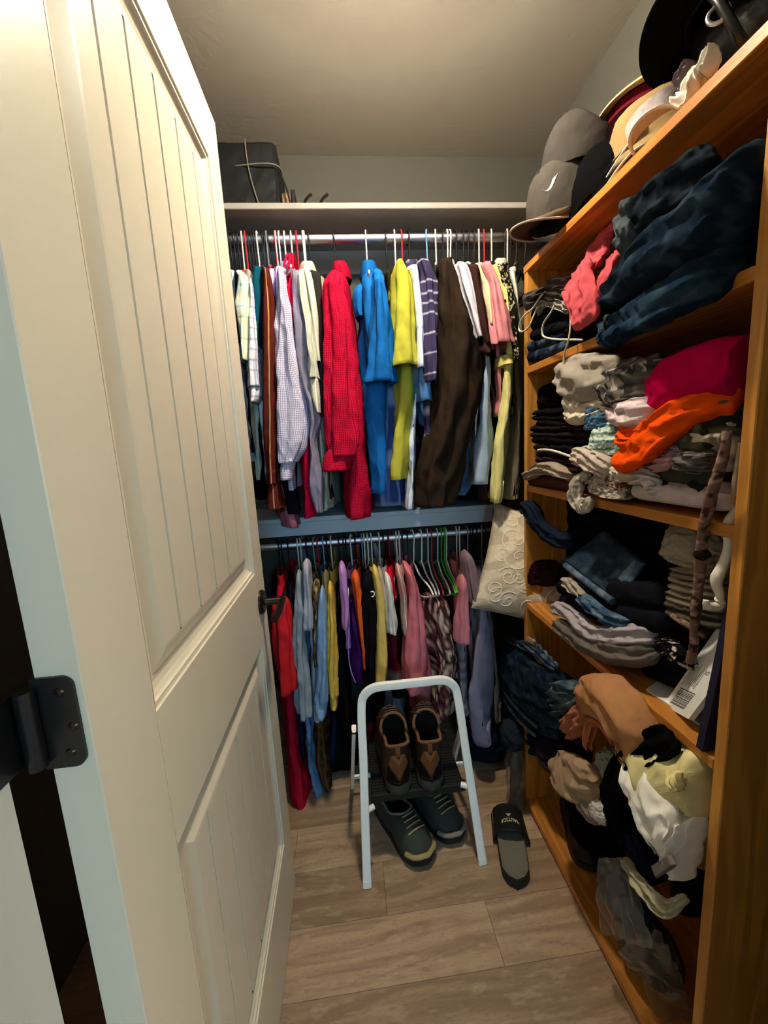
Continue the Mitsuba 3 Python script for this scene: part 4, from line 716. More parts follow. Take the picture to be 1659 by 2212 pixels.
k = thing('sock', 'long grey marled sock hanging down over the shelf edge', 'sock', S3G); gs = floral('9c9388', ['736b62', 'b9b1a6'], 120)
cloth(k, 'foot', drape_mesh([s3(520, 880, x=.556), s3(450, 880, x=.545), s3(425, 950, x=.538), s3(432, 1020, x=.538), s3(500, 1040, x=.540), s3(515, 985, x=.545)], [.030, .034, .034, .036, .032, .026], [.018, .02, .02, .02, .018, .016], (0, -1, .2), seed=33, amp=.004), gs)
heap('sock', 'crumpled grey marled sock on the shelf front edge', 'sock', floral('928a80', ['6b645c', 'b0a89c'], 120), s3(660, 935, x=.562), (.028, .058, .036), S3G, amp=.5)
drape('sock', 'white sock curled on the pale shirt in front', 'sock', solid('c4b9b4', .1), [s3(810, 900, x=.552), s3(840, 850, x=.548), s3(900, 860, x=.552), s3(910, 905, x=.556), s3(980, 935, x=.56)], [.024, .028, .026, .024, .02], .024, (.1, .2, 1), group=S3G, amp=.003)
slab('shirt', 'pale lavender shirt folded flat along the shelf front', 'shirt', solid('b3a7a8', .12), s3(760, 1000, x=.560), s3(1440, 1100, x=.560), .036, .25, 1, S3G, amp=.006, hB=.030)
slab('shirt', 'mauve grey shirt folded on top of the pale lavender shirt', 'shirt', solid('7d7072', .15), s3(985, 965, x=.567), s3(1450, 1040, x=.567), .030, .23, 1, S3G, amp=.007)

# --- shelf z = 0.768
drape('leggings', 'dark navy leggings dangling from under the shelf at the far corner', 'leggings', solid('161d2b', .2), [s4(335, 95, x=.55), s4(370, 110, x=.55), s4(420, 190, x=.565), s4(500, 260, x=.58), s4(600, 265, x=.60)], [.05, .045, .045, .05, .05], .04, (.1, -.5, 1), group=S4G, amp=.007)
slab('jeans', 'black jeans stacked high at the back of the third shelf', 'jeans', solid('0e1119', .25), s4(440, 330, x=.70), s4(1150, 480, x=.70), .20, .14, 4, S4G, amp=.014)
heap('sweater', 'dark maroon brown sweater bunched at the far corner', 'sweater', solid('2a1616', .2), s4(440, 455, x=.63), (.06, .05, .055), S4G, amp=.4)
heap('trousers', 'black trousers squashed below the maroon sweater', 'trousers', solid('0f0c0d', .2), s4(430, 590, x=.66), (.06, .06, .05), S4G)
k = thing('jeans', 'medium blue denim jeans folded square with stitched pocket up', 'jeans', S4G)
dm = denim('202c3a', .22, '44566a')
def quad_sheet(corn, th, nu=40, nv=40, amp=.006, seed=0):
    a, b, c, d = [np.asarray(q, float) for q in corn]; u, v = np.meshgrid(np.linspace(0, 1, nu), np.linspace(0, 1, nv), indexing='ij')
    S = a*((1-u)*(1-v))[..., None]+b*(u*(1-v))[..., None]+c*(u*v)[..., None]+d*((1-u)*v)[..., None]
    N = unit(np.cross(b-a, d-a)); e = np.minimum(np.minimum(u, 1-u), np.minimum(v, 1-v)); e = np.sqrt(np.clip(1-(1-np.clip(e*9, 0, 1))**2, 0, 1))
    h = fb(S, 16, seed)*2*amp; top = S+N*(th/2*e+h)[..., None]; bot = S-N*(th/2*e-h)[..., None]
    T1 = grid(top); T2 = grid(bot); T2.invert(); m = cat_mesh(T1, T2); m.merge_vertices(digits_vertex=6); return m
cloth(k, 'leg', quad_sheet([s4(548, 395, x=.60), s4(820, 598, x=.585), s4(1000, 395, x=.63), s4(800, 225, x=.68)], .045, seed=41, amp=.008), dm)
cloth(k+'__leg', 'pocket', quad_sheet([s4(830, 500, x=.585), s4(905, 525, x=.583), s4(990, 395, x=.612), s4(925, 368, x=.615)], .007, 20, 20, .002, 42), denim('34475e', .3, '8496a4'), label='denim pocket with pale stitching')
cloth(k, 'hem', tube([s4(556, 405, x=.585), s4(690, 508, x=.576), s4(818, 604, x=.572)], .009, 40, 10), denim('3a4a5c', .3, '8d9ca8'))
drape('trousers', 'off white trousers cuff poking out below the denim fold', 'trousers', solid('948c80', .12), [s4(560, 490, x=.572), s4(610, 530, x=.57), s4(680, 580, x=.575)], [.026, .030, .024], .03, (.1, 0, 1), group=S4G, amp=.005)
drape('jeans', 'faded indigo jeans strip under the square denim fold', 'jeans', denim('2c4460', .3, '7d95a8'), [s4(640, 575, x=.57), s4(720, 640, x=.568), s4(830, 700, x=.575), s4(960, 700, x=.60)], [.030, .035, .035, .03], .035, (.1, 0, 1), group=S4G, amp=.005)
slab('jeans', 'black jeans folded below the faded indigo strip', 'jeans', solid('12141a', .2), s4(520, 660, x=.575), s4(1090, 790, x=.585), .10, .22, 2, S4G, amp=.013)
drape('sweatpants', 'pale lilac grey sweatpants leg on the shelf', 'sweatpants', solid('9c949c', .12), [s4(505, 655, x=.575), s4(560, 650, x=.57), s4(640, 720, x=.565), s4(740, 790, x=.568), s4(900, 780, x=.58), s4(1060, 780, x=.60)], [.034, .042, .04, .045, .05, .05], .04, (.25, 0, 1), group=S4G, amp=.006)
drape('sweatpants', 'grey knit sweatpants lying flat at the shelf front', 'sweatpants', solid('5e5853', .15), [s4(520, 720, x=.567), s4(600, 780, x=.563), s4(720, 850, x=.563), s4(900, 890, x=.575), s4(1060, 860, x=.60)], [.036, .05, .055, .055, .05], .05, (.35, 0, 1), group=S4G, amp=.006)
slab('shirt', 'black shirt folded in shadow behind the grey sweatpants', 'shirt', solid('141115', .2), s4(960, 1000, x=.62), s4(1220, 1110, x=.62), .07, .20, 2, S4G, amp=.012)
drape('scarf', 'black and white patterned scarf by the foot of the stick', 'scarf', floral('171216', ['a99c98', '0c0a0c'], 90), [s4(1090, 830, x=.60), s4(1140, 860, x=.595), s4(1200, 900, x=.60), s4(1240, 930, x=.61)], [.03, .034, .034, .03], .035, (.1, 0, 1), group=S4G, amp=.007)
for i, (lb, c, xl, yb, xr, yr, yt) in enumerate((('taupe trousers lowest in the beige stack behind the stick', '4d463c', 1085, 680, 1395, 770, 590), ('khaki trousers second from the bottom of the beige stack', '7f7566', 1090, 600, 1395, 680, 525), ('khaki trousers in the middle of the beige stack', '857b6c', 1095, 535, 1395, 600, 460), ('stone trousers folded below the ivory sweater', '6f6558', 1110, 470, 1395, 520, 405))):
    slab('trousers', lb, 'trousers', solid(c, .14), s4(xl, yb, x=.60), s4(xr, yr, x=.60), s4(xl, yt, x=.60), .2, 2, 'beige stack on the third shelf', amp=.008, bulge=.009)
heap('sweater', 'ivory grey sweater on top of the beige stack', 'sweater', solid('8a8272', .14), s4(1310, 320, x=.665), (.065, .07, .055), S4G, amp=.25)
# walking stick and white gnarled stick
def knobby(pts, r, n=120, sides=14, f=22, amp=.22, seed=0):
    p = spline(pts, n); t, a, b = frames(p); th = np.arange(sides)*2*math.pi/sides; rr = np.interp(np.linspace(0, 1, n), np.linspace(0, 1, len(r)), r)
    R = p[:, None]+rr[:, None, None]*(np.cos(th)[None, :, None]*a[:, None]+np.sin(th)[None, :, None]*b[:, None])
    k = fb(R, f, seed, 2); R = p[:, None]+(R-p[:, None])*(1+amp*2*k)[..., None]; R += (fb(p, 12, seed+3, 2)*.010)[:, None, None]*a[:, None]
    return loft(R)
kw = k = thing('walking_stick', 'rough brown wooden walking stick leaning on the middle shelf', 'stick')
bark = floral('6a5048', ['3a2622', '8d7468'], 70)
cloth(k, 'shaft', knobby([s4(1232, 930, x=.590), s4(1262, 700, x=.578), s4(1288, 400, x=.564), s4(1310, 200, x=.550), P(1540, 1060, x=.537), P(1560, 990, x=.53), P(1572, 930, x=.53)], [.0070, .0070, .0078, .0082, .0074, .0072, .0058], seed=50), bark)
cloth(k+'__shaft', 'knot', knobby([s4(1285, 350, x=.560), s4(1310, 335, x=.560), s4(1345, 360, x=.564)], [.010, .009, .005], 30, 12, 30, .3, 51), solid('1e1413', .2))
cloth(k, 'twig', knobby([s4(1140, 690, x=.585), s4(1230, 740, x=.583), s4(1320, 790, x=.59)], [.005, .006, .005], 40, 10, 30, .3, 52), bark)
k = thing('gnarled_stick', 'white knobbly stick with a hooked tip beside the side panel', 'stick')
wh = solid('c9c2b6', .12)
cloth(k, 'shaft', knobby([s4(1494, 85, y=.552), s4(1470, 130, y=.552), s4(1450, 160, y=.552), s4(1440, 260, y=.552), s4(1425, 350, y=.552), s4(1390, 440, y=.552), s4(1372, 490, y=.552), s4(1382, 550, y=.552), s4(1390, 582, y=.552)], [.006, .007, .0075, .0065, .007, .0075, .0085, .007, .005], 140, 14, 30, .25, 55), wh)
cloth(k, 'branch', knobby([s4(1390, 582, y=.552), s4(1400, 625, y=.552), s4(1370, 635, y=.552), s4(1325, 628, y=.552), s4(1318, 595, y=.552)], [.005, .006, .006, .006, .004], 60, 12, 30, .25, 56), wh)
cloth(k, 'twig', knobby([s3(1490, 640, y=.552), s3(1472, 800, y=.552), s3(1450, 960, y=.552), s3(1440, 1030, y=.552)], [.004, .005, .005, .004], 60, 10, 30, .2, 57), solid('8d7a66', .2))
# flat white box with barcode, navy boards, loose papers
def slab_from(corn, th):
    c = np.array(corn); n = unit(np.cross(c[1]-c[0], c[2]-c[0])); n = n if n[0] > 0 or n[1] > 0 else -n
    V = np.vstack([c, c+n*th]); m = trimesh.Trimesh(V).convex_hull; return m, n
a, b, c_ = s4(1090, 1165, x=.602), s4(1225, 1242, x=.577), s4(1395, 725, x=.612)
fk = max(f for f in np.linspace(.2, .95, 40) if (b+(c_-a)*f)[1] > .566 or f < .21); dd = b+(c_-a)*fk; c_ = a+(c_-a)*max(f for f in np.linspace(.3, 1, 40) if (a+(c_-a)*f)[1] > .566 or f < .31)
k = thing('flat_box', 'flat white carton with a barcode leaning in the near corner', 'box')
ux, uy = unit(b-a), unit(c_-a); nn = np.cross(ux, uy); nn = nn if nn @ (CAM-a) > 0 else -nn
m = trimesh.Trimesh(np.vstack([np.array([a, b, dd, c_]), np.array([a, b, dd, c_])-nn*.012])).convex_hull; kc_ = part(k, 'carton', m, 'white_card', False)
def on_face(u0, u1, v0, v1, lift=.0006):
    q = [a+ux*u+uy*v+nn*lift for u, v in ((u0, v0), (u1, v0), (u1, v1), (u0, v1))]; m = trimesh.Trimesh(q, [(0, 1, 2), (0, 2, 3)], process=False); return m
rg = np.random.default_rng(3); bars = []; v = .016; Lx = np.linalg.norm(b-a)
while v < .062:
    w = rg.choice([.0009, .0016, .0024]); bars.append(on_face(.006+.10*Lx, .70*Lx, v, v+w)); v += w+rg.choice([.0010, .0016, .0022])
part(kc_, 'barcode', cat_mesh(*bars), 'print_ink', False)
ln = []
for i in range(9):
    u = .10*Lx+i*.0052; st = .070+rg.random()*.010; e = st+.03+rg.random()*.035
    while st < e: w = .002+rg.random()*.005; ln.append(on_face(u, u+.0014, st, min(e, st+w))); st += w+.0012
part(kc_, 'fine_print', cat_mesh(*ln), 'print_ink', False)
ring = [on_face(.62*Lx+.004*math.cos(t_), .62*Lx+.004*math.cos(t_)+.0016, .118+.004*math.sin(t_), .118+.004*math.sin(t_)+.0016) for t_ in np.linspace(.5, 6.0, 16)]
part(kc_, 'recycling_mark', cat_mesh(*ring), 'print_ink', False)
k = thing('clipboard', 'dark navy flat board standing against the near side panel', 'board')
def leaning(y0, y1, pts):
    m = extrude_polygon(Polygon(pts), y1-y0, engine='earcut'); m.apply_transform(trimesh.transformations.rotation_matrix(math.pi/2, (1, 0, 0))); m.apply_translation((0, y1, 0)); return m
put(k, leaning(.536, .543, [(.580, .771), (.83, .771), (.83, 1.085), (.598, 1.085)]), 'navy_board', False)
single('clipboard', 'second navy board, shorter and overhanging the shelf front beside the white carton', 'board', leaning(.547, .559, [(.553, .771), (.80, .771), (.80, 1.03), (.587, 1.03)]), 'navy_board', False)
q0 = s4(995, 1085, z=.769); q1 = s4(1285, 1275, z=.769)
m, _ = slab_from([q0, q1, q1+(.10, .05, 0), q0+(.10, .05, 0)], .003); m2 = m.copy(); m2.apply_translation((0, 0, max(0, .7685-m.bounds[0][2])))
single('booklet', 'thin white booklet lying under the carton on the shelf', 'booklet', m2, 'white_card', False)

# --- bottom compartment
dj = [('navy jeans folded topmost in the leaning denim pile', '1b2a3c', 180, 385, 330, 500, 40)]
k = thing('jeans', 'dark navy jeans with a leather patch on top of the denim pile', 'jeans', S5G)
cloth(k, 'leg', drape_mesh([s5(110, 60, x=.57), s5(200, 130, x=.545), s5(330, 210, x=.54), s5(440, 240, x=.56), s5(560, 240, x=.60)], [.12, .155, .16, .13, .09], [.05, .07, .07, .06, .05], (.25, .15, 1), seed=61, amp=.010), denim('0f1926', .25, '2c3e4e'))
cloth(k, 'waistband', drape_mesh([s5(140, -60, x=.56), s5(260, -10, x=.553), s5(350, 50, x=.55), s5(430, 120, x=.555)], .028, .022, (.3, 0, 1), seed=62, amp=.003), denim('202e40', .3, '6f8494'))
cloth(k+'__waistband', 'patch', quad_sheet([s5(255, -45, x=.545), s5(305, -20, x=.545), s5(315, -40, x=.545), s5(270, -70, x=.545)], .005, 12, 12, .001, 63), '9a8a70', label='tan leather patch')
for i in range(5):
    q = [s5(300+i*30, -50+i*34, x=.56), s5(318+i*30, -20+i*30, x=.553), s5(322+i*30, 10+i*28, x=.556)]; cloth(k+'__waistband', 'belt_loop', tube(q, .0045, 14, 8), denim('33455a', .3, '8c9aa4'))
k = thing('jeans', 'grey blue jeans with bunched hems in the denim pile', 'jeans', S5G)
cloth(k, 'leg', drape_mesh([s5(375, 300, x=.55), s5(430, 265, x=.548), s5(520, 235, x=.552), s5(580, 240, x=.57)], [.045, .05, .05, .04], .04, (.2, 0, 1), seed=64, amp=.007, op0=True), denim('31424e', .3, '7c8e98'))
cloth(k, 'leg', drape_mesh([s5(420, 350, x=.552), s5(490, 320, x=.55), s5(575, 280, x=.56)], [.04, .04, .035], .035, (.2, 0, 1), seed=65, amp=.006, op0=True), denim('3c4c56', .3, '8b9aa2'))
for i, (lb, c, h, pts) in enumerate((('steel blue jeans second in the denim pile', '1f3344', '526a7a', [(140, 170), (220, 260), (350, 370), (470, 430)]), ('dark teal blue jeans third in the denim pile', '182836', '3e5566', [(135, 235), (220, 330), (340, 430), (460, 490)]), ('washed navy jeans fourth in the denim pile', '131f2c', '354858', [(150, 300), (230, 400), (330, 480), (440, 530)]), ('charcoal jeans at the bottom of the denim pile', '191d24', '3c4854', [(170, 380), (260, 470), (360, 540), (470, 580)]))):
    k = thing('jeans', lb, 'jeans', S5G)
    cloth(k, 'leg', drape_mesh([s5(x_, y_, x=.555+.012*i+.01*j) for j, (x_, y_) in enumerate(pts)], [.05, .062, .062, .05], [.05, .06, .06, .05], (.3, 0, 1), seed=70+i, amp=.009), denim(c, .25, h))
    if i in (1, 2): cloth(k, 'hem', tube([s5(pts[0][0]-20, pts[0][1]-10, x=.55), s5(pts[1][0]-15, pts[1][1]+18, x=.548), s5(pts[2][0]-20, pts[2][1]+25, x=.553)], .006, 40, 8), denim('54646c', .3, 'a8b2b0'))
k = thing('trousers', 'rust tan trousers bundled with a looped waistband', 'trousers', S5G); tn = solid('a5744f', .10)
cloth(k, 'body', drape_mesh([s5(600, 265, x=.545), s5(700, 280, x=.535), s5(820, 370, x=.535), s5(890, 480, x=.54), s5(850, 590, x=.545)], [.045, .085, .115, .11, .07], [.05, .08, .09, .09, .05], (-.1, -.7, .75), seed=76, amp=.007), tn)
cloth(k, 'leg', drape_mesh([s5(500, 480, x=.54), s5(560, 420, x=.535), s5(630, 360, x=.535), s5(690, 330, x=.54)], [.05, .062, .055, .04], .04, (.1, -.6, -.8), seed=77, amp=.006), solid('9c6049', .10))
cloth(k, 'loop', drape_mesh([s5(620, 580, x=.525), s5(625, 500, x=.520), s5(700, 430, x=.522), s5(745, 480, x=.525), s5(770, 560, x=.53)], [.022, .026, .028, .026, .02], .012, (-1, 0, .2), seed=78, amp=.003), solid('9c5c44', .10))
heap('sweater', 'dark plum sweater heap below the denim pile', 'sweater', solid('1e191f', .25), s5(480, 600, x=.62), (.08, .07, .05), S5G)
heap('shirt', 'dusty brown shirt under the dark plum sweater', 'shirt', solid('4a3733', .2), s5(430, 640, x=.60), (.05, .05, .045), S5G)
k = thing('tee_shirt', 'warm beige tee shirt hanging out of the bottom compartment', 'shirt', S5G); bt = solid('9a8068', .10)
cloth(k, 'body', drape_mesh([s5(430, 720, x=.53), s5(520, 745, x=.525), s5(610, 760, x=.53), s5(690, 720, x=.55)], [.07, .105, .105, .07], [.04, .06, .06, .05], (.15, -.25, 1), seed=80, amp=.009), bt)
cloth(k, 'sleeve', drape_mesh([s5(560, 830, x=.528), s5(600, 880, x=.525), s5(640, 930, x=.53), s5(690, 900, x=.54)], [.05, .055, .05, .04], .04, (.1, -.5, 1), seed=81, amp=.007), solid('7d6a60', .10))
heap('towel', 'pale mint towel between beige tee and black belt strap', 'towel', solid('8d968a', .12), s5(745, 710, x=.575), (.03, .035, .05), S5G, amp=.4)
heap('cloth', 'small blue cloth under the beige tee', 'cloth', solid('3b5c80', .12), s5(675, 850, x=.55), (.02, .03, .032), S5G, amp=.4)
heap('sock', 'white sock peeking beside the black trouser leg', 'sock', solid('b9b6b2', .1), s5(680, 945, x=.535), (.018, .026, .03), S5G, amp=.35)
drape('sweatpants', 'black trouser leg curving down in front of the white jeans', 'trousers', solid('0b0a0b', .2), [s5(1100, 500, x=.545), s5(960, 590, x=.53), s5(820, 690, x=.522), s5(770, 830, x=.518), s5(770, 960, x=.52), s5(800, 1060, x=.53)], [.055, .058, .056, .05, .05, .045], .034, (0, -.9, -.5), group=S5G, amp=.004)
drape('trousers', 'midnight navy trousers below the white jeans', 'trousers', solid('0c0e1a', .2), [s5(830, 930, x=.56), s5(870, 1050, x=.55), s5(940, 1180, x=.55), s5(1010, 1310, x=.56)], [.06, .075, .075, .05], .05, (0, -1, .4), group=S5G, amp=.006)
k = thing('pillowcase', 'pale yellow pillowcase knotted in the near corner', 'pillowcase', S5G); py_ = solid('d3c792', .08)
cloth(k, 'body', drape_mesh([s5(1060, 600, x=.60), s5(1130, 700, x=.575), s5(1200, 820, x=.565), s5(1230, 960, x=.565)], [.11, .16, .16, .10], [.08, .11, .11, .06], (.1, -1, .3), seed=86, amp=.009), py_)
cloth(k, 'knot', drape_mesh([s5(1120, 850, x=.535), s5(1165, 810, x=.520), s5(1200, 860, x=.518), s5(1255, 915, x=.520)], [.012, .03, .04, .01], [.014, .02, .02, .008], (.2, -.6, .8), seed=87, amp=.003), solid('d6c88f', .08))
k = thing('jeans', 'white jeans with a grey cuff tag sliding out of the compartment', 'jeans', S5G); wj = solid('e8e3dc', .06)
cloth(k, 'leg', drape_mesh([s5(880, 780, x=.535), s5(960, 820, x=.52), s5(1010, 960, x=.515), s5(1080, 1090, x=.52), s5(1170, 1180, x=.53)], [.05, .085, .09, .10, .10], [.04, .05, .05, .05, .05], (.1, -1, .5), seed=88, amp=.007), wj)
cloth(k, 'leg', drape_mesh([s5(1290, 1060, x=.57), s5(1230, 1130, x=.545), s5(1190, 1230, x=.535), s5(1160, 1330, x=.535)], [.09, .11, .10, .07], [.06, .06, .06, .05], (.1, -1, .4), seed=89, amp=.008), wj)
cord(k+'__leg', 'seam', [s5(850, 850, x=.505), s5(900, 980, x=.498), s5(960, 1100, x=.500), s5(1010, 1190, x=.505)], .0022, '8a8078')
cloth(k, 'tag', quad_sheet([s5(990, 1265, x=.505), s5(1020, 1335, x=.503), s5(1130, 1255, x=.497), s5(1095, 1190, x=.50)], .010, 16, 16, .003, 90), solid('6d6564', .1), label='grey cuff tag')
heap('shirt', 'black crumpled shirt under the white jeans next to the side panel', 'shirt', solid('0c0b0c', .2), s6(1190, 560, x=.58), (.035, .035, .05), S5G)
k = thing('scarf', 'long cream scarf trailing beneath the navy trousers', 'scarf', S5G)
cloth(None, k, drape_mesh([s6(740, 300, x=.55), s6(800, 420, x=.54), s6(900, 530, x=.535), s6(1020, 640, x=.53), s6(1130, 670, x=.535), s6(1235, 690, x=.545)], [.016, .028, .036, .036, .034, .03], .014, (.1, -.6, .9), seed=92, amp=.006), solid('aaa68a', .10))
# ---------------------------------------------------------------- parcel on the wall shelf
k = thing('parcel', 'black wrapped parcel tied crosswise with string on the white upper shelf', 'parcel')
bx0, bx1, by0, by1, bz0, bz1 = -.355, -.155, 1.53, 1.74, 2.108, 2.308
bm = box(bx0, bx1, by0, by1, bz0, bz1, .012).subdivide().subdivide().subdivide().subdivide(); v = np.array(bm.vertices); v += np.stack([fb(v, 25, 3), fb(v, 25, 4), fb(v, 25, 5)], -1)*.010; v[:, 2] = np.maximum(v[:, 2], 2.1075); bm.vertices = v
part(k, 'wrapping', bm, 'black_card', 30)
xm, zm = -.245, 2.232
part(k, 'string', tube([(xm-.005, by0-.006, bz1-.004), (xm-.003, by0-.0065, zm), (xm+.022, by0-.0062, bz0+.004)], .0022, 40, 8), 'string')
part(k, 'string', tube([(bx0-.002, by0-.006, zm+.004), (xm, by0-.007, zm), (bx1+.004, by0-.006, zm-.004), (bx1+.006, by0+.06, zm-.004), (bx1+.006, by1, zm)], .0022, 60, 8), 'string')
part(k, 'string', tube([(xm-.005, by0-.005, bz1-.002), (xm-.006, by0+.01, bz1+.0045), (xm-.006, by1, bz1+.0045)], .0016, 20, 8), 'string')
part(k, 'strap', tube([(bx1+.004, by0+.004, bz1-.09), (bx1+.020, by0-.005, bz1-.13), (bx1+.034, by0-.012, bz0+.006)], .003, 24, 8), 'black_plastic')
k = thing('small_box', 'small brown cardboard box with a dark flap next to the parcel', 'box')
part(k, 'carton', box(-.149, -.118, 1.545, 1.62, 2.108, 2.160, .002), 'brown_card', False)
part(k, 'flap', box(-.117, -.105, 1.535, 1.63, 2.108, 2.166, .002), 'black_card', False)
k = thing('sunglasses', 'black sunglasses with both arms poking over the shelf front', 'sunglasses')
for x in (-.075, -.022):
    q = P(670 if x < -.04 else 692, 424, y=1.493)
    part(k, 'temple_arm', tube([(x+.005, 1.60, 2.112), (x, 1.52, 2.113), (x+.012, 1.497, 2.118), (x+.028, 1.490, 2.126)], [.0028, .0032, .0042, .0045], 24, 8), 'black_plastic')
part(k, 'lenses', cat_mesh(box(-.078, -.052, 1.600, 1.606, 2.108, 2.142, .002), box(-.045, -.016, 1.600, 1.606, 2.108, 2.142, .002), box(-.055, -.043, 1.600, 1.605, 2.128, 2.133)), 'black_plastic', False)

# ---------------------------------------------------------------- hats on the bookcase
def frame_of(F, U, o):
    F = unit(F); U = unit(np.asarray(U)-F*(np.asarray(U) @ F)); X = np.cross(F, U); M = np.eye(4); M[:3, 0], M[:3, 1], M[:3, 2], M[:3, 3] = X, F, U, o; return M
def ball_cap(label, col, F, U, o, s=1.0, opening=True, bill_col=None, piping=None, swoosh=False, dent=None):
    """Local axes: x right, y to the front of the cap, z up."""
    k = thing('baseball_cap', label, 'cap', 'caps on the bookcase'); M = frame_of(F, U, o); sd = SEED[0]; SEED[0] += 5
    nth, nph = 96, 40; th, ph = np.meshgrid(np.linspace(0, 2*math.pi, nth, endpoint=False), np.linspace(0, math.pi/2, nph), indexing='ij')
    rx, ry, h = .079*s, .094*s, .118*s
    def pt(th, ph, off=0.0):
        c = np.cos(ph)**.72; fr = np.clip(np.sin(th), 0, 1)
        seam = -.0012*np.exp(-((np.mod(th*6/(2*math.pi)+.5, 1)-.5)/.03)**2)
        return np.stack([(rx+off+seam)*c*np.cos(th), (ry+off+seam)*c*np.sin(th)-.012*s*np.sin(ph)*0, (h+off)*np.sin(ph)**.92*(1+.06*fr*np.cos(ph))], -1)
    V = pt(th, ph); V += np.stack([fb(V, 22, sd+i) for i in range(3)], -1)*.006
    if dent:
        dd = unit(dent[0]); w_ = np.clip((V/np.linalg.norm(V, axis=-1, keepdims=True)) @ dd-.80, 0, 1)/.20; V = V-dd*(dent[1]*w_**.7)[..., None]
    keep = np.ones((nth, nph), bool)
    if opening: keep &= ~((((th-1.5*math.pi)/.62)**2+(ph/.52)**2) < 1)
    out = grid(V, True, False); inn = grid(V*np.array([.965, .965, .965]), True, False); inn.invert()
    fk = keep.reshape(-1)
    for m in (out, inn): m.update_faces(fk[m.faces].all(1)); m.remove_unreferenced_vertices()
    cm = trimesh.util.concatenate([out, inn]); cm.apply_transform(M); kc = cloth(k, 'crown', cm, col)
    # bill
    u, v_ = np.meshgrid(np.linspace(-1, 1, 41), np.linspace(0, 1, 18), indexing='ij'); a = math.pi/2+u*.98
    inner = np.stack([rx*.985*np.cos(a), ry*.985*np.sin(a), np.full_like(a, .006*s)], -1)
    L = .068*s*np.clip(1-np.abs(u)**3.2, 0, 1)**.6
    B = inner+np.stack([u*.012*s*v_, L*v_+.012*v_*0, -.016*s*(u**2)*(.4+.6*v_)-.006*s*v_], -1)
    top, bot = grid(B+[0, 0, .0018]), grid(B-[0, 0, .0018]); bot.invert(); edge = B[:, -1]
    bm = cat_mesh(top, bot); bm.apply_transform(M); kb = cloth(k, 'bill', bm, bill_col or col)
    rim = tube(trimesh.transform_points(edge, M), .0026, 60, 8); cloth(kb, 'piping', rim, piping or bill_col or col)
    if dent: return k
    bt = trimesh.creation.icosphere(2, .0075*s); bt.apply_scale([1, 1, .6]); bt.apply_translation((0, 0, h*1.005)); bt.apply_transform(M); cloth(kc, 'button', bt, col)
    for j in range(6):
        if j in (4,): continue
        q = pt(np.array((j+.5)*math.pi/3), np.array(.95), .0004); e = trimesh.creation.torus(.0034*s, .0011*s, 16, 8); n = unit(q/np.array([rx**2, ry**2, h**2])); Z = n; X = unit(np.cross([0, 0, 1], Z)); Mm = np.eye(4); Mm[:3, 0], Mm[:3, 1], Mm[:3, 2], Mm[:3, 3] = X, np.cross(Z, X), Z, q
        e.apply_transform(Mm); e.apply_transform(M); cloth(kc, 'eyelet', e, col)
    if opening:
        st = np.array([pt(np.array(a), np.array(.02), .001) for a in np.linspace(1.5*math.pi-.7, 1.5*math.pi+.7, 16)]); w = np.array([0, 0, .010*s])
        S = np.stack([st-w*.4, st+w], 1); sm = grid(S); s2_ = sm.copy(); s2_.invert(); sm = cat_mesh(sm, s2_); sm.apply_transform(M); cloth(k, 'strap', sm, solid('1c1a1a'))
        ar = []
        for a in np.linspace(0, math.pi, 30): ar.append(pt(np.array(1.5*math.pi+.62*math.cos(a)), np.array(.52*math.sin(a)+.01), .0012))
        rm = tube(ar, .003*s, 50, 8); rm.apply_transform(M); cloth(k, 'opening_trim', rm, col)
    if swoosh:
        tt = np.linspace(0, 1, 26); top_ = np.stack([-.020+.044*tt, .002+.016*tt**1.6-.010*np.sin(math.pi*np.minimum(1, tt*1.6))*(tt < .62)], -1); bot_ = np.stack([-.020+.044*tt, .002+.016*tt**1.6-.013*np.sin(math.pi*np.minimum(1, tt*1.15+.0))-.0005], -1)
        def wrap(q):
            a = math.pi/2+.50+q[:, 0]/.088; p = (q[:, 1]+.045)/.105
            return pt(a, p, .0016)
        sm = grid(np.stack([wrap(top_), wrap(bot_)], 1)); s2_ = sm.copy(); s2_.invert(); sm = cat_mesh(sm, s2_); sm.apply_transform(M); cloth(kc, 'emblem', sm, 'e8e6e2', label='white curved tick emblem')
    return k
TOPZ = 1.792
cB = P(1212, 440, y=1.185); cA = P(1222, 350, y=1.15)
cg = solid('3f3b38', .08)
ball_cap('taupe grey cap with a white tick emblem and its bill over the bookcase edge', solid('48433f', .08), (-.95, -.30, -.25), (-.3, -.07, .95), (.605, 1.08, 1.84), 1.10, False, solid('5a4a3c', .08), solid('b9ab98'), True)
ball_cap('dark taupe cap with a dented crown stacked on the emblem cap', cg, (.90, .30, .10), (-.20, -.10, 1), (.635, 1.07, 1.935), 1.10, False, dent=((.35, .25, .9), .035))
ball_cap('black cap with white piping lying low behind the front edge', solid('0a0a0b', .1), (-.05, -.93, .30), (-.1, .3, .95), (.640, .985, 1.806), .95, False, None, solid('c9c4ba'))
ball_cap('second black cap with white piping nested over the first black cap', solid('0b0b0c', .1), (.0, -.91, .36), (-.1, .34, .93), (.648, .985, 1.834), .95, False, None, solid('c9c4ba'))
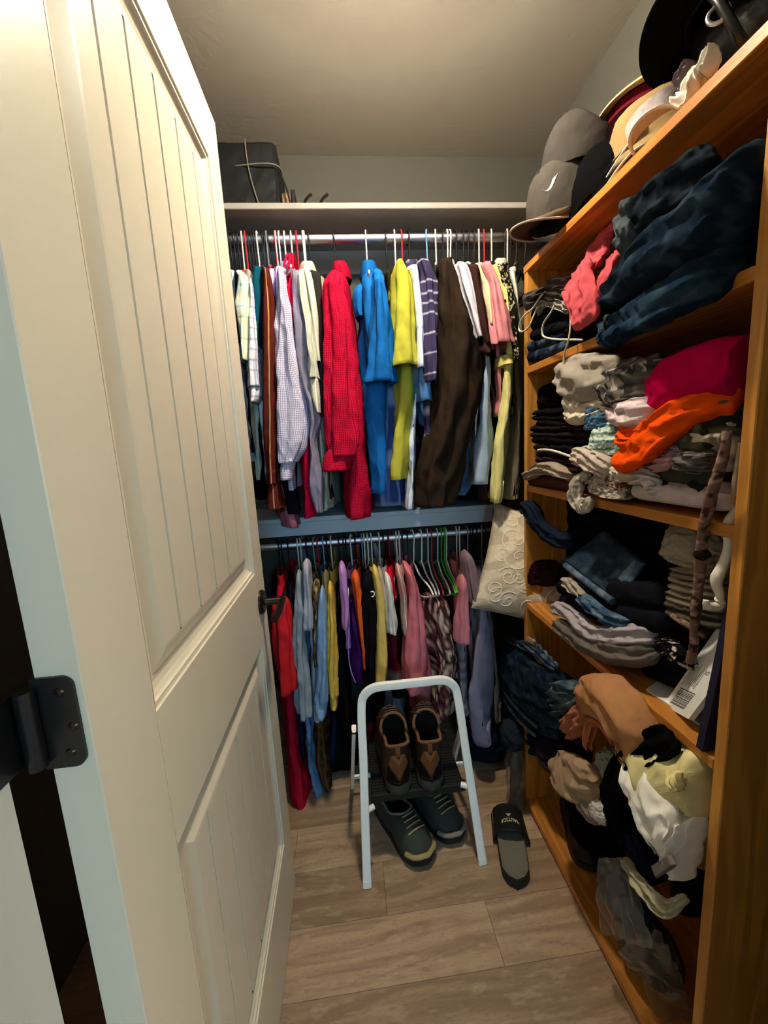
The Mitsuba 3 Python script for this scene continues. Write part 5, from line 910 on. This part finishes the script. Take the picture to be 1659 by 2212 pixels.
def brim_hat(name, label, n, o, r_out, r_in, h, c_brim, c_crown, c_in, curl=.012, band=None, up=(0.03, 1, 0)):
    k = thing(name, label, 'hat'); n = unit(n); M = frame_of(np.cross(n, unit(np.cross(up, n)))*-1, n, o)
    th = np.linspace(0, 2*math.pi, 72, endpoint=False)
    def ring(r, z, w=0): return np.stack([r*1.0*np.cos(th), r*1.12*np.sin(th), z+w*np.cos(2*th)], -1)
    br = [ring(r_in, .0, 0)]+[ring(r_in+(r_out-r_in)*t, .004*t, curl*t**2) for t in np.linspace(.1, 1, 9)]
    bt = [ring(r_in+(r_out-r_in)*t, .004*t-.0045, curl*t**2) for t in np.linspace(1, .1, 9)]+[ring(r_in, -.0045)]
    m = loft(br+bt, False, False); m.apply_transform(M); cloth(k, 'brim', m, c_brim)
    prof = [(r_in, -.002), (r_in*.99, h*.35), (r_in*.93, h*.72), (r_in*.78, h*.94), (r_in*.45, h*.97), (.002, h*.90)]
    outr = [ring(r, z) for r, z in prof]; m = loft(outr, False, True)
    m2 = loft([ring(r*.965, z-.003) for r, z in prof], False, True)
    m.apply_transform(M); m2.invert(); m2.apply_transform(M); cloth(k, 'crown', m, c_crown); cloth(k, 'lining', m2, c_in)
    if band: b = loft([ring(r_in*1.012, .004), ring(r_in*1.006, .026), ring(r_in*.98, .026), ring(r_in*.985, .004)], False, False); b.apply_transform(M); cloth(k, 'band', b, band)
    return k
brim_hat('fedora', 'black felt hat with a wide brim standing at the top right', (0, 0, 1), np.array([.705, .725, 1.985]), .142, .080, .12, solid('0a0a0b', .1), solid('0d0c0c', .1), solid('40301f', .15), .012)
brim_hat('sun_hat', 'cream sun hat with a dark red lined brim behind the taupe caps', (-.10, .05, -1), np.array([.735, .97, 2.005]), .108, .088, .14, solid('c8ad86', .08), solid('160609', .08), solid('541018', .1), .006, band=solid('5a1420', .1))
k = thing('bucket_hat', 'tan cotton bucket hat leaning between red lined hat and visor', 'hat')
M = frame_of((-.5, -.6, -.2), (-.25, -.15, .95), np.array([.70, .90, 1.87]))
m = lathe([(.105, -.012), (.098, .012), (.082, .022), (.080, .060), (.070, .088), (.040, .100), (.0, .102)], 64); v = np.array(m.vertices); v += np.stack([fb(v, 18, 31), fb(v, 18, 32), fb(v, 18, 33)], -1)*.018; m.vertices = v; m.apply_transform(M); cloth(k, 'crown', m, solid('8f7752', .1))
k = thing('visor', 'white sheer sun visor in front of the tan bucket hat', 'visor')
arc = np.linspace(.15*math.pi, 1.35*math.pi, 40); M = frame_of((-.8, -.5, -.1), (-.35, .1, .93), np.array([.63, .80, 1.845]))
S = np.stack([np.stack([.050*np.cos(arc), .056*np.sin(arc), np.full(40, z_)], -1)*(1 if z_ == 0 else 1.03) for z_ in (0, .012, .024, .036)], 1)
m = grid(S); mi2 = m.copy(); mi2.invert(); m = cat_mesh(m, mi2); m.apply_transform(M); cloth(k, 'band', m, solid('b7aeb0', .06))
u, v_ = np.meshgrid(np.linspace(-1, 1, 31), np.linspace(0, 1, 12), indexing='ij'); a = math.pi/2+u*.95
B = np.stack([.050*np.cos(a), .056*np.sin(a)+.035*v_*(1-np.abs(u)**3)**.6, -.012*u**2*v_+.0*u], -1); m = grid(B); m2 = grid(B-[0, 0, .002]); m2.invert(); m = cat_mesh(m, m2); m.apply_transform(M); cloth(k, 'bill', m, solid('c3b9b4', .06))
cloth(k, 'trim', tube(trimesh.transform_points(B[:, -1], M), .003, 50, 8), 'd8d0c8')
k = thing('baby_hat', 'white and mauve folded cloth hat below the black felt hat', 'hat')
cloth(k, 'panel', drape_mesh([P(1540, 105, x=.60), P(1520, 150, x=.59), P(1490, 195, x=.59), P(1470, 215, x=.60)], [.012, .03, .034, .02], .02, (.3, -1, .6), seed=301, amp=.006), solid('cfc8be', .08))
cloth(k, 'panel', drape_mesh([P(1500, 130, x=.63), P(1475, 180, x=.625), P(1455, 225, x=.62)], [.02, .026, .02], .02, (.3, -1, .6), seed=302, amp=.006), solid('6d6165', .08))
k = thing('handbag', 'black bag with a chrome buckle at the top right corner of the bookcase', 'bag')
m = trimesh.creation.icosphere(5); v = np.array(m.vertices); v = np.sign(v)*np.abs(v)**.7*np.array([.09, .10, .085]); v += np.stack([fb(v, 16, 41), fb(v, 16, 42), fb(v, 16, 43)], -1)*.02; m.vertices = v; m.apply_translation(P(1620, 15, y=.70)+np.array([.06, .03, .01])); part(k, 'body', m, 'black_leather', True)
cb = P(1552, 30, y=.66); e = trimesh.creation.torus(.013, .003, 32, 12); e.apply_transform(frame_of((0, .2, 1), (-.6, -.8, .1), cb)); part(k, 'buckle', e, 'steel', True)
part(k, 'strap', tube([cb+(.0, .02, .045), cb+(0, 0, .015), cb+(.02, -.01, -.03), cb+(.06, 0, -.05)], .007, 24, 10), 'black_leather', True)

# ---------------------------------------------------------------- paisley pillow
LLc, TLc = P(1018, 1312, y=1.285), P(1070, 1086, y=1.40); V_ = TLc-LLc; H = np.linalg.norm(V_); V_ = unit(V_)
U_ = unit(P(1135, 1330, y=1.262)-LLc); U_ = unit(U_-V_*(U_ @ V_)); N_ = np.cross(U_, V_); N_ = N_ if N_[1] < 0 else -N_
k = thing('pillow', 'silvery beige paisley pillow wedged between the lower shelf and the bookcase', 'pillow'); sz = H
def pil(u, v, side=1):
    e = np.clip((1-np.abs(2*u-1)**2.6)*(1-np.abs(2*v-1)**2.6), 0, 1)**.55
    pin = .05*((2*u-1)**2*(2*v-1)**2)
    w = .014*fb(np.stack([u*2, v*6, u*0+side], -1), 1.0, 77, 2)*e*2.2
    U2, V2 = u+(.5-u)*.07*(1-(2*v-1)**2), v+(.5-v)*.07*(1-(2*u-1)**2)
    return LLc+U_*(U2*sz)[..., None]+V_*(V2*sz)[..., None]+N_*(side*(.080*e)+w)[..., None]
u, v_ = np.meshgrid(np.linspace(0, 1, 90), np.linspace(0, 1, 90), indexing='ij')
t1 = grid(pil(u, v_, 1)); t2 = grid(pil(u, v_, -1)); t2.invert()
def damask(v, uv):
    q = np.stack([(v-LLc) @ U_, (v-LLc) @ V_], -1)*16; c1, c2 = lin('b5a791'), lin('cdbfa9'); k_ = np.sin(q[:, 0]*2+2.5*np.sin(q[:, 1]*1.3))*np.sin(q[:, 1]*2.2+1.7*np.cos(q[:, 0])) > .1
    return np.where(k_[:, None], c1, c2)*(1+.3*fb(v, 150, 2, 1))[:, None]
m = cat_mesh(t1, t2); m.merge_vertices(digits_vertex=6); cloth(k, 'cover', m, damask)
ed = np.concatenate([pil(np.linspace(0, 1, 30), np.zeros(30), 0), pil(np.ones(30), np.linspace(0, 1, 30), 0), pil(np.linspace(1, 0, 30), np.ones(30), 0), pil(np.zeros(30), np.linspace(1, 0, 30), 0)])
cloth(k, 'piping', tube(ed[::2], .0035, 200, 8), '8f8475')
def spiral(cu, cv, r, turns, ph, flip=1, tail=None):
    t = np.linspace(0, 1, 60); a = ph+flip*turns*2*math.pi*t; rr = r*(1-t)**.8+.002
    return pil(cu+rr*np.cos(a), cv+rr*np.sin(a), 1)+N_*.0008
for cu, cv, r, tu, ph, fl in ((.30, .84, .14, 1.6, 0, 1), (.62, .62, .20, 1.1, 2.4, -1), (.24, .52, .12, 1.2, 3.4, 1), (.28, .34, .06, 1.5, 1.0, -1), (.36, .27, .05, 1.5, 4.0, 1), (.44, .12, .12, 1.4, 2.0, -1), (.70, .20, .17, 1.7, .5, 1), (.55, .42, .16, .9, 5.2, 1), (.16, .14, .08, 1.2, 1.4, 1), (.48, .92, .10, 1.1, 4.6, -1), (.14, .86, .09, 1.5, 1.2, 1), (.19, .68, .12, 1.3, 4.4, -1), (.10, .50, .07, 1.5, .4, 1), (.20, .33, .09, 1.6, 2.8, -1), (.11, .20, .07, 1.4, 5.1, 1), (.25, .12, .08, 1.4, 1.0, 1)):
    cloth(k+'__cover', 'embroidery', tube(spiral(cu, cv, r, tu, ph, fl), .0017, 110, 6), 'e2dacb')

# ---------------------------------------------------------------- step stool
k = thing('step_stool', 'white metal folding step stool with a black ribbed tread', 'stool')
FL, FR = np.array([-.022, 1.028, 0.0]), np.array([.340, 1.045, 0.0]); TY = 1.135
TL_, TR_ = P(780, 1500, y=TY), P(985, 1488, y=TY); TL_[2] = TR_[2] = (TL_[2]+TR_[2])/2
TZ = P(880, 1476, y=TY)[2]
def flat_tube(pts, w, t, normal, n=120):
    p = spline(pts, n) if len(pts) > 2 else np.linspace(pts[0], pts[1], 12); tan = np.gradient(p, axis=0); tan /= np.linalg.norm(tan, axis=1, keepdims=True); N = np.asarray(normal, float); N = N-tan*(tan @ N)[:, None]; N /= np.linalg.norm(N, axis=1, keepdims=True); S = np.cross(tan, N)
    a = np.arange(16)*2*math.pi/16; c, s = np.sign(np.cos(a))*np.abs(np.cos(a))**.4, np.sign(np.sin(a))*np.abs(np.sin(a))**.4
    return loft(p[:, None]+(c*w/2)[None, :, None]*S[:, None]+(s*t/2)[None, :, None]*N[:, None])
R_ = .055; legdL, legdR = unit(TL_-FL), unit(TR_-FR)
lt, rt = FL+legdL*((TZ-R_)/legdL[2]), FR+legdR*((TZ-R_)/legdR[2])
pts = [FL, *[FL+(lt-FL)*t for t in (.25, .5, .75)], lt]
for a in (22, 45, 68, 90): pts.append(lt+np.array([R_*(1-math.cos(math.radians(a))), .003, R_*math.sin(math.radians(a))]))
cR = [rt+np.array([-R_*(1-math.cos(math.radians(a))), .003, R_*math.sin(math.radians(a))]) for a in (90, 68, 45, 22)]
pts += [(pts[-1]*(1-t)+cR[0]*t) for t in (.2, .4, .6, .8)]+cR+[rt]+[rt+(FR-rt)*t for t in (.25, .5, .75)]+[FR]
part(k, 'frame', flat_tube(pts, .026, .015, (0, -1, .1), 220), 'white_enamel', 40)
for q, d in ((FL, legdL), (FR, legdR)): part(k+'__frame', 'foot', flat_tube([q+d*.020, q+np.array([0, 0, .001])], .0275, .0165, (0, -1, .1)), 'white_plastic', 40)
zt_ = .236
plate = box(.012, .302, 1.105, 1.345, zt_-.012, zt_, .003); kt = part(k, 'tread', plate, 'black_rubber', False)
for i in range(19): yy = 1.112+i*.0123; part(kt, 'rib', box(.016, .298, yy, yy+.0055, zt_, zt_+.0028), 'black_rubber', False)
part(k, 'lip', box(.008, .306, 1.098, 1.106, zt_-.026, zt_+.002, .002), 'black_rubber', False)
for sx, q0 in ((-1, FL+legdL*(.215/legdL[2])), (1, FR+legdR*(.238/legdR[2]))):
    part(k, 'pivot', tube([q0, q0+np.array([-sx*.028, .014, 0])], .0085, 8, 14), 'white_plastic')
for x0, x1 in ((-.030, -.060), (.318, .330)):
    top = np.array([x0, 1.15, .43 if x0 < 0 else .42]); bot = np.array([x1, 1.40, 0.0])
    part(k, 'rear_leg', flat_tube([bot, (bot+top)/2, top], .022, .013, (1, 0, 0), 30), 'white_enamel', 40)
    part(k, 'cap', flat_tube([top-unit(top-bot)*.004, top+unit(top-bot)*.010], .024, .015, (1, 0, 0)), 'black_plastic', 40)
part(k, 'cross_bar', flat_tube([(-.052, 1.345, .09), (.37, 1.345, .09)], .020, .010, (0, 1, .4)), 'white_enamel', 40)

# ---------------------------------------------------------------- shoes
def outline(L, wb, wh, n=72, skew=.10):
    """Foot outline, heel at y = 0, toe at y = L."""
    t = np.linspace(0, 1, 25); half = np.interp(t, [0, .04, .12, .3, .5, .7, .82, .92, .98, 1], np.array([0, .55, .86, .88, .84, 1.0, .97, .78, .42, 0])); wd = np.where(t < .45, wh+(wb-wh)*t/.45, wb)/2*half
    cx = skew*wb*np.sin(t*math.pi)*.25; r = np.stack([cx+wd, t*L], -1); l = np.stack([cx-wd, t*L], -1)[::-1]; p = np.vstack([r, l[1:-1]]); p = np.vstack([p, p[:1]])
    s = np.r_[0, np.cumsum(np.linalg.norm(np.diff(p, axis=0), axis=1))]; q = np.linspace(0, s[-1], n, endpoint=False); return np.stack([np.interp(q, s, p[:, 0]), np.interp(q, s, p[:, 1])], -1)
def shoe(name, label, M, L, wb, wh, H, col, rim, lining, sole, sole_h=.028, collar_len=.42, boot=False, patch=None, laces=None, toe_cap=None, group=None):
    k = thing(name, label, 'shoe', group); O = outline(L, wb, wh); n = len(O)
    def lift(p): return trimesh.transform_points(p, M)
    cl = outline(L*collar_len, wb*.70, wh*.80, n); cl = cl*([1.12, 1.0] if boot else [1, 1])+[0, L*(.004 if boot else .05)]
    toe_up = lambda y: .012*np.clip((y/L-.72)/.28, 0, 1)**2
    S = []
    for f, z in ((.96, 0), (1.03, .004), (1.05, sole_h*.5), (1.03, sole_h), (.97, sole_h+.002)):
        c = O.mean(0); q = (O-c)*f+c; S.append(np.c_[q, np.full(n, z)+toe_up(q[:, 1])])
    m = loft(S); m.apply_transform(M); part(k, 'sole', m, sole, 40)
    R = []
    for a in np.linspace(0, 1, 26):
        f = a**1.25; g = math.sin(a*math.pi/2); yy = O[:, 1]/L
        base = O*(1+.0)*(1-f)+cl*f; bul = 1+.035*math.sin(math.pi*a)
        base = (base-base.mean(0))*bul+base.mean(0)
        z = sole_h+(H-sole_h)*(g**(1.0 if boot else 1.05))
        dip = (.10*H if boot else .16*H)*a*np.sin(np.linspace(0, 2*math.pi, n))**2
        zz = z-dip*.5+toe_up(O[:, 1])*(1-a)+(.20*H*a*np.clip((cl[:, 1]/(L*collar_len)-.75)/.25, 0, 1) if boot else .10*H*a*np.clip((cl[:, 1]/(L*collar_len)-.8)/.2, 0, 1))
        R.append(np.c_[base, zz])
    R = np.array(R); R += np.stack([fb(R, 30, 5), fb(R, 30, 6), fb(R, 40, 7)], -1)*.006
    up = loft(R, True, False); up.apply_transform(M); ku = part(k, 'upper', up, col, True)
    inn = [R[-1], R[-1]*[.93, .97, 1]+[0, .003, -.004]]+[np.c_[(cl-cl.mean(0))*(.90+.12*t)+cl.mean(0), (R[-1][:, 2]-.006)*(1-t)+(sole_h+.012)*t] for t in (.25, .5, .75, 1)]
    im = loft(inn, False, True); im.apply_transform(M); part(k, 'lining', im, lining, True)
    rm = tube(lift(np.vstack([R[-1], R[-1][:1]])[::2]), .0050 if boot else .0042, 120, 8); part(ku, 'collar', rm, rim, True)
    if patch:
        hz_, y0 = H*.80, -.004
        for pts_ in ([(-.020, .82), (.020, .82), (.030, .62), (0, .36), (-.030, .62)], [(-.007, 1.0), (.007, 1.0), (.007, .82), (-.007, .82)]):
            V = []
            for x, zf in pts_:
                z = H*zf; ii = np.argmin(np.abs(R[:, 0, 2]-z)); ring_ = R[ii]; j = np.argmin(np.abs(ring_[:, 0]-x)+(ring_[:, 1] > L*.2)*9); V.append([x, ring_[j, 1]-.0025, z])
            V = np.array(V)-[0, .0015, 0]; c = V.mean(0); c[1] = V[:, 1].min()-.002; mm = trimesh.Trimesh(np.vstack([V, V+[0, .004, 0], c[None]]), [[i, (i+1) % len(V), 2*len(V)] for i in range(len(V))]+[[i, i+len(V), (i+1) % len(V)] for i in range(len(V))]+[[(i+1) % len(V), i+len(V), (i+1) % len(V)+len(V)] for i in range(len(V))], process=False); mm.apply_transform(M); part(ku, 'heel_patch', mm, patch, False)
    if laces:
        Rf = R[1:-1].reshape(-1, 3)
        def surf(x, y):
            j = np.argsort((Rf[:, 0]-x)**2+(Rf[:, 1]-y)**2)[:3]; return Rf[j, 2].max()
        c0 = (cl[:, 1].max())/L
        for i in range(4):
            y = L*(c0+.035+.055*i); w_ = wb*(.20+.03*i); xs = np.linspace(-w_, w_, 7)
            part(ku, 'lace', tube(lift(np.array([(x, y-.003+.004*(1-(x/w_)**2), surf(x, y)+.0022) for x in xs])), .0024, 24, 8), laces)
        if boot:
            lp = [(-.03, L*.47, H*1.0), (-.045, L*.42, H*1.12), (-.02, L*.36, H*1.16), (.0, L*.46, H*1.02), (.02, L*.38, H*1.14), (.040, L*.44, H*1.08), (.03, L*.48, H*.96)]
            part(ku, 'lace', tube(lift(np.array(lp)), .0028, 70, 8), laces)
            tg = drape_mesh([(0, L*.50, H*.80), (0, L*.455, H*1.0), (0, L*.43, H*1.16)], [.05, .055, .05], .010, (1, 0, 0), 24, 20, 5, .001, amp=.002); tg.apply_transform(M); part(ku, 'tongue', tg, col, True)
    if toe_cap:
        c = O.mean(0); sel = O[O[:, 1] > L*.80]; sel = sel[np.argsort(-sel[:, 0])]
        q = np.c_[(sel-c)*1.015+c, np.full(len(sel), sole_h+.010)+toe_up(sel[:, 1])]; part(k, 'toe_cap', tube(lift(q), .0075, 40, 10), toe_cap, True)
    return k
def place(x, y, z, ang, pitch=0):
    M = trimesh.transformations.rotation_matrix(math.radians(ang), (0, 0, 1)); M = M @ trimesh.transformations.rotation_matrix(math.radians(pitch), (1, 0, 0)); M[:3, 3] = (x, y, z); return M
SH = 'brown hiking boots on the stool'
zb = zt_+.0030
shoe('hiking_boot', 'left worn brown leather hiking boot on the stool tread', place(.098, 1.085, zb, 2), .285, .104, .086, .168, 'boot_leather', 'boot_rim', 'dark_lining', 'olive_suede', .032, .40, True, 'boot_patch', 'boot_leather')
shoe('hiking_boot', 'right worn brown leather hiking boot on the stool tread', place(.196, 1.085, zb, -4), .285, .104, .086, .168, 'boot_leather', 'boot_rim', 'dark_lining', 'olive_suede', .032, .40, True, 'boot_patch', 'boot_leather')
shoe('sneaker', 'dark grey sneaker with a tan rubber toe under the stool, left of its pair', place(.040, 1.315, .001, 207), .29, .105, .084, .092, 'olive_suede', 'grey_trim', 'dark_lining', 'black_rubber', .026, .56, False, None, 'tan_rubber', 'tan_rubber')
shoe('sneaker', 'dark grey sneaker in shadow under the stool, right of its pair', place(.160, 1.372, .001, 206), .29, .105, .084, .092, 'olive_suede', 'grey_trim', 'dark_lining', 'black_rubber', .026, .56, False, None, 'tan_rubber', 'grey_trim')
shoe('leather_shoe', 'dark red brown leather shoe lying at the far end of the bottom board', place(.70, 1.19, .031, 165), .26, .090, .072, .066, 'brown_leather', 'brown_leather', 'dark_lining', 'black_rubber', .022, .48, False, None, 'dark_lining')
shoe('leather_shoe', 'second dark red brown leather shoe nearer on the bottom board', place(.74, 1.06, .031, 160), .26, .090, .072, .066, 'brown_leather', 'brown_leather', 'dark_lining', 'black_rubber', .022, .48, False, None, 'dark_lining')
heap('bag', 'round black bag hanging low in front of the leather shoes', 'bag', solid('08080a', .1), P(1275, 1790, x=.62), (.05, .055, .06), None, amp=.15)
# slide sandal
k = thing('slide_sandal', 'black strapped slide sandal with a grey footbed on the floor', 'sandal')
A_, B_ = np.array([.413, .955]), np.array([.474, 1.212]); dv = unit(B_-A_); ang = math.degrees(math.atan2(dv[1], dv[0]))-90; M = place(A_[0], A_[1], 0.0005, ang); O = outline(.264, .102, .086, 80, .12); c = O.mean(0)
def oring(f, z): return np.c_[(O-c)*f+c, np.full(len(O), z)]
m = loft([oring(.97, 0), oring(1.0, .004), oring(1.0, .026), oring(.985, .031), oring(.93, .031), oring(.915, .026)], True, False); m.apply_transform(M); part(k, 'sole', m, 'black_rubber', 40)
m = loft([oring(.918, .022), oring(.918, .0265), oring(.90, .0275), oring(.5, .0255)], True, True); m.apply_transform(M); part(k, 'footbed', m, 'footbed', 40)
m = loft([oring(.955, .0314), oring(.935, .0335), oring(.915, .0314), oring(.935, .030)], False, False); m.apply_transform(M); part(k, 'rim', m, 'footbed', True)
Sx = np.linspace(-1, 1, 40); rows_ = []
for t in np.linspace(0, 1, 16):
    y = .138+.088*t; hw = .058-.004*t; rows_.append(np.stack([.006+hw*np.sign(Sx)*np.abs(Sx)**.85, y+.010*(1-Sx**2)*(1-2*t)*-1, .010+(.060-.014*t)*(1-np.abs(Sx)**2.4)**.6], -1))
rows_ = np.array(rows_); nrm = np.stack([Sx*.8, 0*Sx, 1-.6*np.abs(Sx)], -1); nrm /= np.linalg.norm(nrm, axis=1, keepdims=True)
o_, i_ = grid(rows_), grid(rows_-nrm[None]*.005); i_.invert(); m = cat_mesh(o_, i_); m.apply_transform(M); kst = part(k, 'strap', m, 'black_rubber', True)
for r_ in (rows_[0], rows_[-1]): part(kst, 'strap_edge', tube(trimesh.transform_points(r_-nrm*.0025, M), .0032, 50, 8), 'black_rubber', True)
def on_strap(m, yc):
    v = np.array(m.vertices); x = v[:, 0]; s = np.clip(x/.056, -.98, .98); yl = yc+v[:, 1]-.010*(x/.03)**2*.5; t = (yl-.138)/.088
    zz = .010+(.060-.014*t)*(1-np.abs(s)**2.4)**.6; m = m.copy(); m.vertices = np.stack([.006+x, yl, zz+.0006+v[:, 2]], -1); m.apply_transform(M); return m
tx = meshkit.text_mesh('NAUTICA', .0135, .0008, True); w = tx.bounds[1][0]; tx.apply_translation((-w/2, 0, 0)); tx.apply_scale([.060/w, 1, 1]); tx = tx.subdivide().subdivide()
v = np.array(tx.vertices); v[:, 0] *= -1; v[:, 1] *= -1; tx.vertices = v; part(kst, 'lettering', on_strap(tx, .172), 'gold_print', False)
sail = trimesh.util.concatenate([extrude_polygon(Polygon([(.001, 0), (.001, .014), (.009, 0)]), .0008, engine='earcut'), extrude_polygon(Polygon([(-.001, 0), (-.001, .010), (-.006, 0)]), .0008, engine='earcut')]); v = np.array(sail.vertices); v[:, 0] *= -1; v[:, 1] *= -1; sail.vertices = v; part(kst, 'sail_emblem', on_strap(sail, .192), 'gold_print', False)

# ---------------------------------------------------------------- odds and ends on the floor
k = thing('plastic_sleeve', 'clear plastic garment sleeve standing rolled up beside the bookcase', 'plastic sleeve'); q = P(1108, 1760, z=0)
pr = [(.026, .002)]+[(.030+.004*math.sin(i*1.7), .01+i*.02) for i in range(11)]+[(.020, .235)]; m = lathe(pr, 48, (q[0]+.02, q[1]+.03)); v = np.array(m.vertices); v[:, :2] += np.stack([fb(v, 28, 61), fb(v, 28, 62)], -1)*.020; m.vertices = v; part(k, 'film', m, 'clear_film', True)
cloth(k, 'bundle', tube([(q[0]+.02, q[1]+.03, .002), (q[0]+.022, q[1]+.032, .10), (q[0]+.016, q[1]+.03, .20)], [.020, .018, .012], 30, 14), '5d5048')
heap('tote_bag', 'dark blue cloth bag on the floor behind the lavender dress', 'bag', solid('0f1c2a', .15), (.50, 1.47, .10), (.10, .10, .13), None, amp=.2)
heap('bag', 'black bag on the floor under the denim shirt', 'bag', solid('0b0b0c', .15), (-.10, 1.55, .10), (.10, .12, .14), None, amp=.2)
heap('bag', 'black sack on the floor behind the sneakers', 'bag', solid('0a0a0a', .15), (.16, 1.60, .12), (.13, .11, .15), None, amp=.2)
heap('cloth', 'faded navy cloth bundle tucked between dress and jeans pile', 'cloth', solid('1f242c', .15), P(1105, 1590, x=.50), (.035, .05, .05), None, amp=.3)
# clear plastic bag at the bottom right
k = thing('plastic_bag', 'crumpled clear plastic bag spilling from the near end of the bottom board', 'plastic bag')
def film(c, nu, nv, amp, seed):
    a, b, c2, d = [np.asarray(q, float) for q in c]; u, v = np.meshgrid(np.linspace(0, 1, nu), np.linspace(0, 1, nv), indexing='ij'); S = a*((1-u)*(1-v))[..., None]+b*(u*(1-v))[..., None]+c2*(u*v)[..., None]+d*((1-u)*v)[..., None]
    N = unit(np.cross(b-a, d-a)); f = np.abs(fb(S, 17, seed, 3))*2+fb(S, 8, seed+1, 2); return grid(S+N*(f*amp)[..., None])
part(k, 'film', film([s6(590, 300, x=.535), s6(590, 770, x=.525), s6(950, 860, x=.53), s6(760, 300, x=.56)], 60, 60, .035, 71), 'clear_film', True)
part(k, 'film', film([s6(700, 850, x=.528), s6(1000, 1300, z=.034), s6(1230, 1330, z=.034), s6(960, 760, x=.55)], 60, 60, .035, 75), 'clear_film', True)
cloth(k, 'contents', heap_mesh(s6(760, 560, x=.60), (.035, .06, .07), 81, amp=.3), solid('1a2836', .15))
cloth(k, 'contents', heap_mesh(s6(900, 900, x=.62), (.05, .07, .06), 83, amp=.3), solid('4a4238', .15))
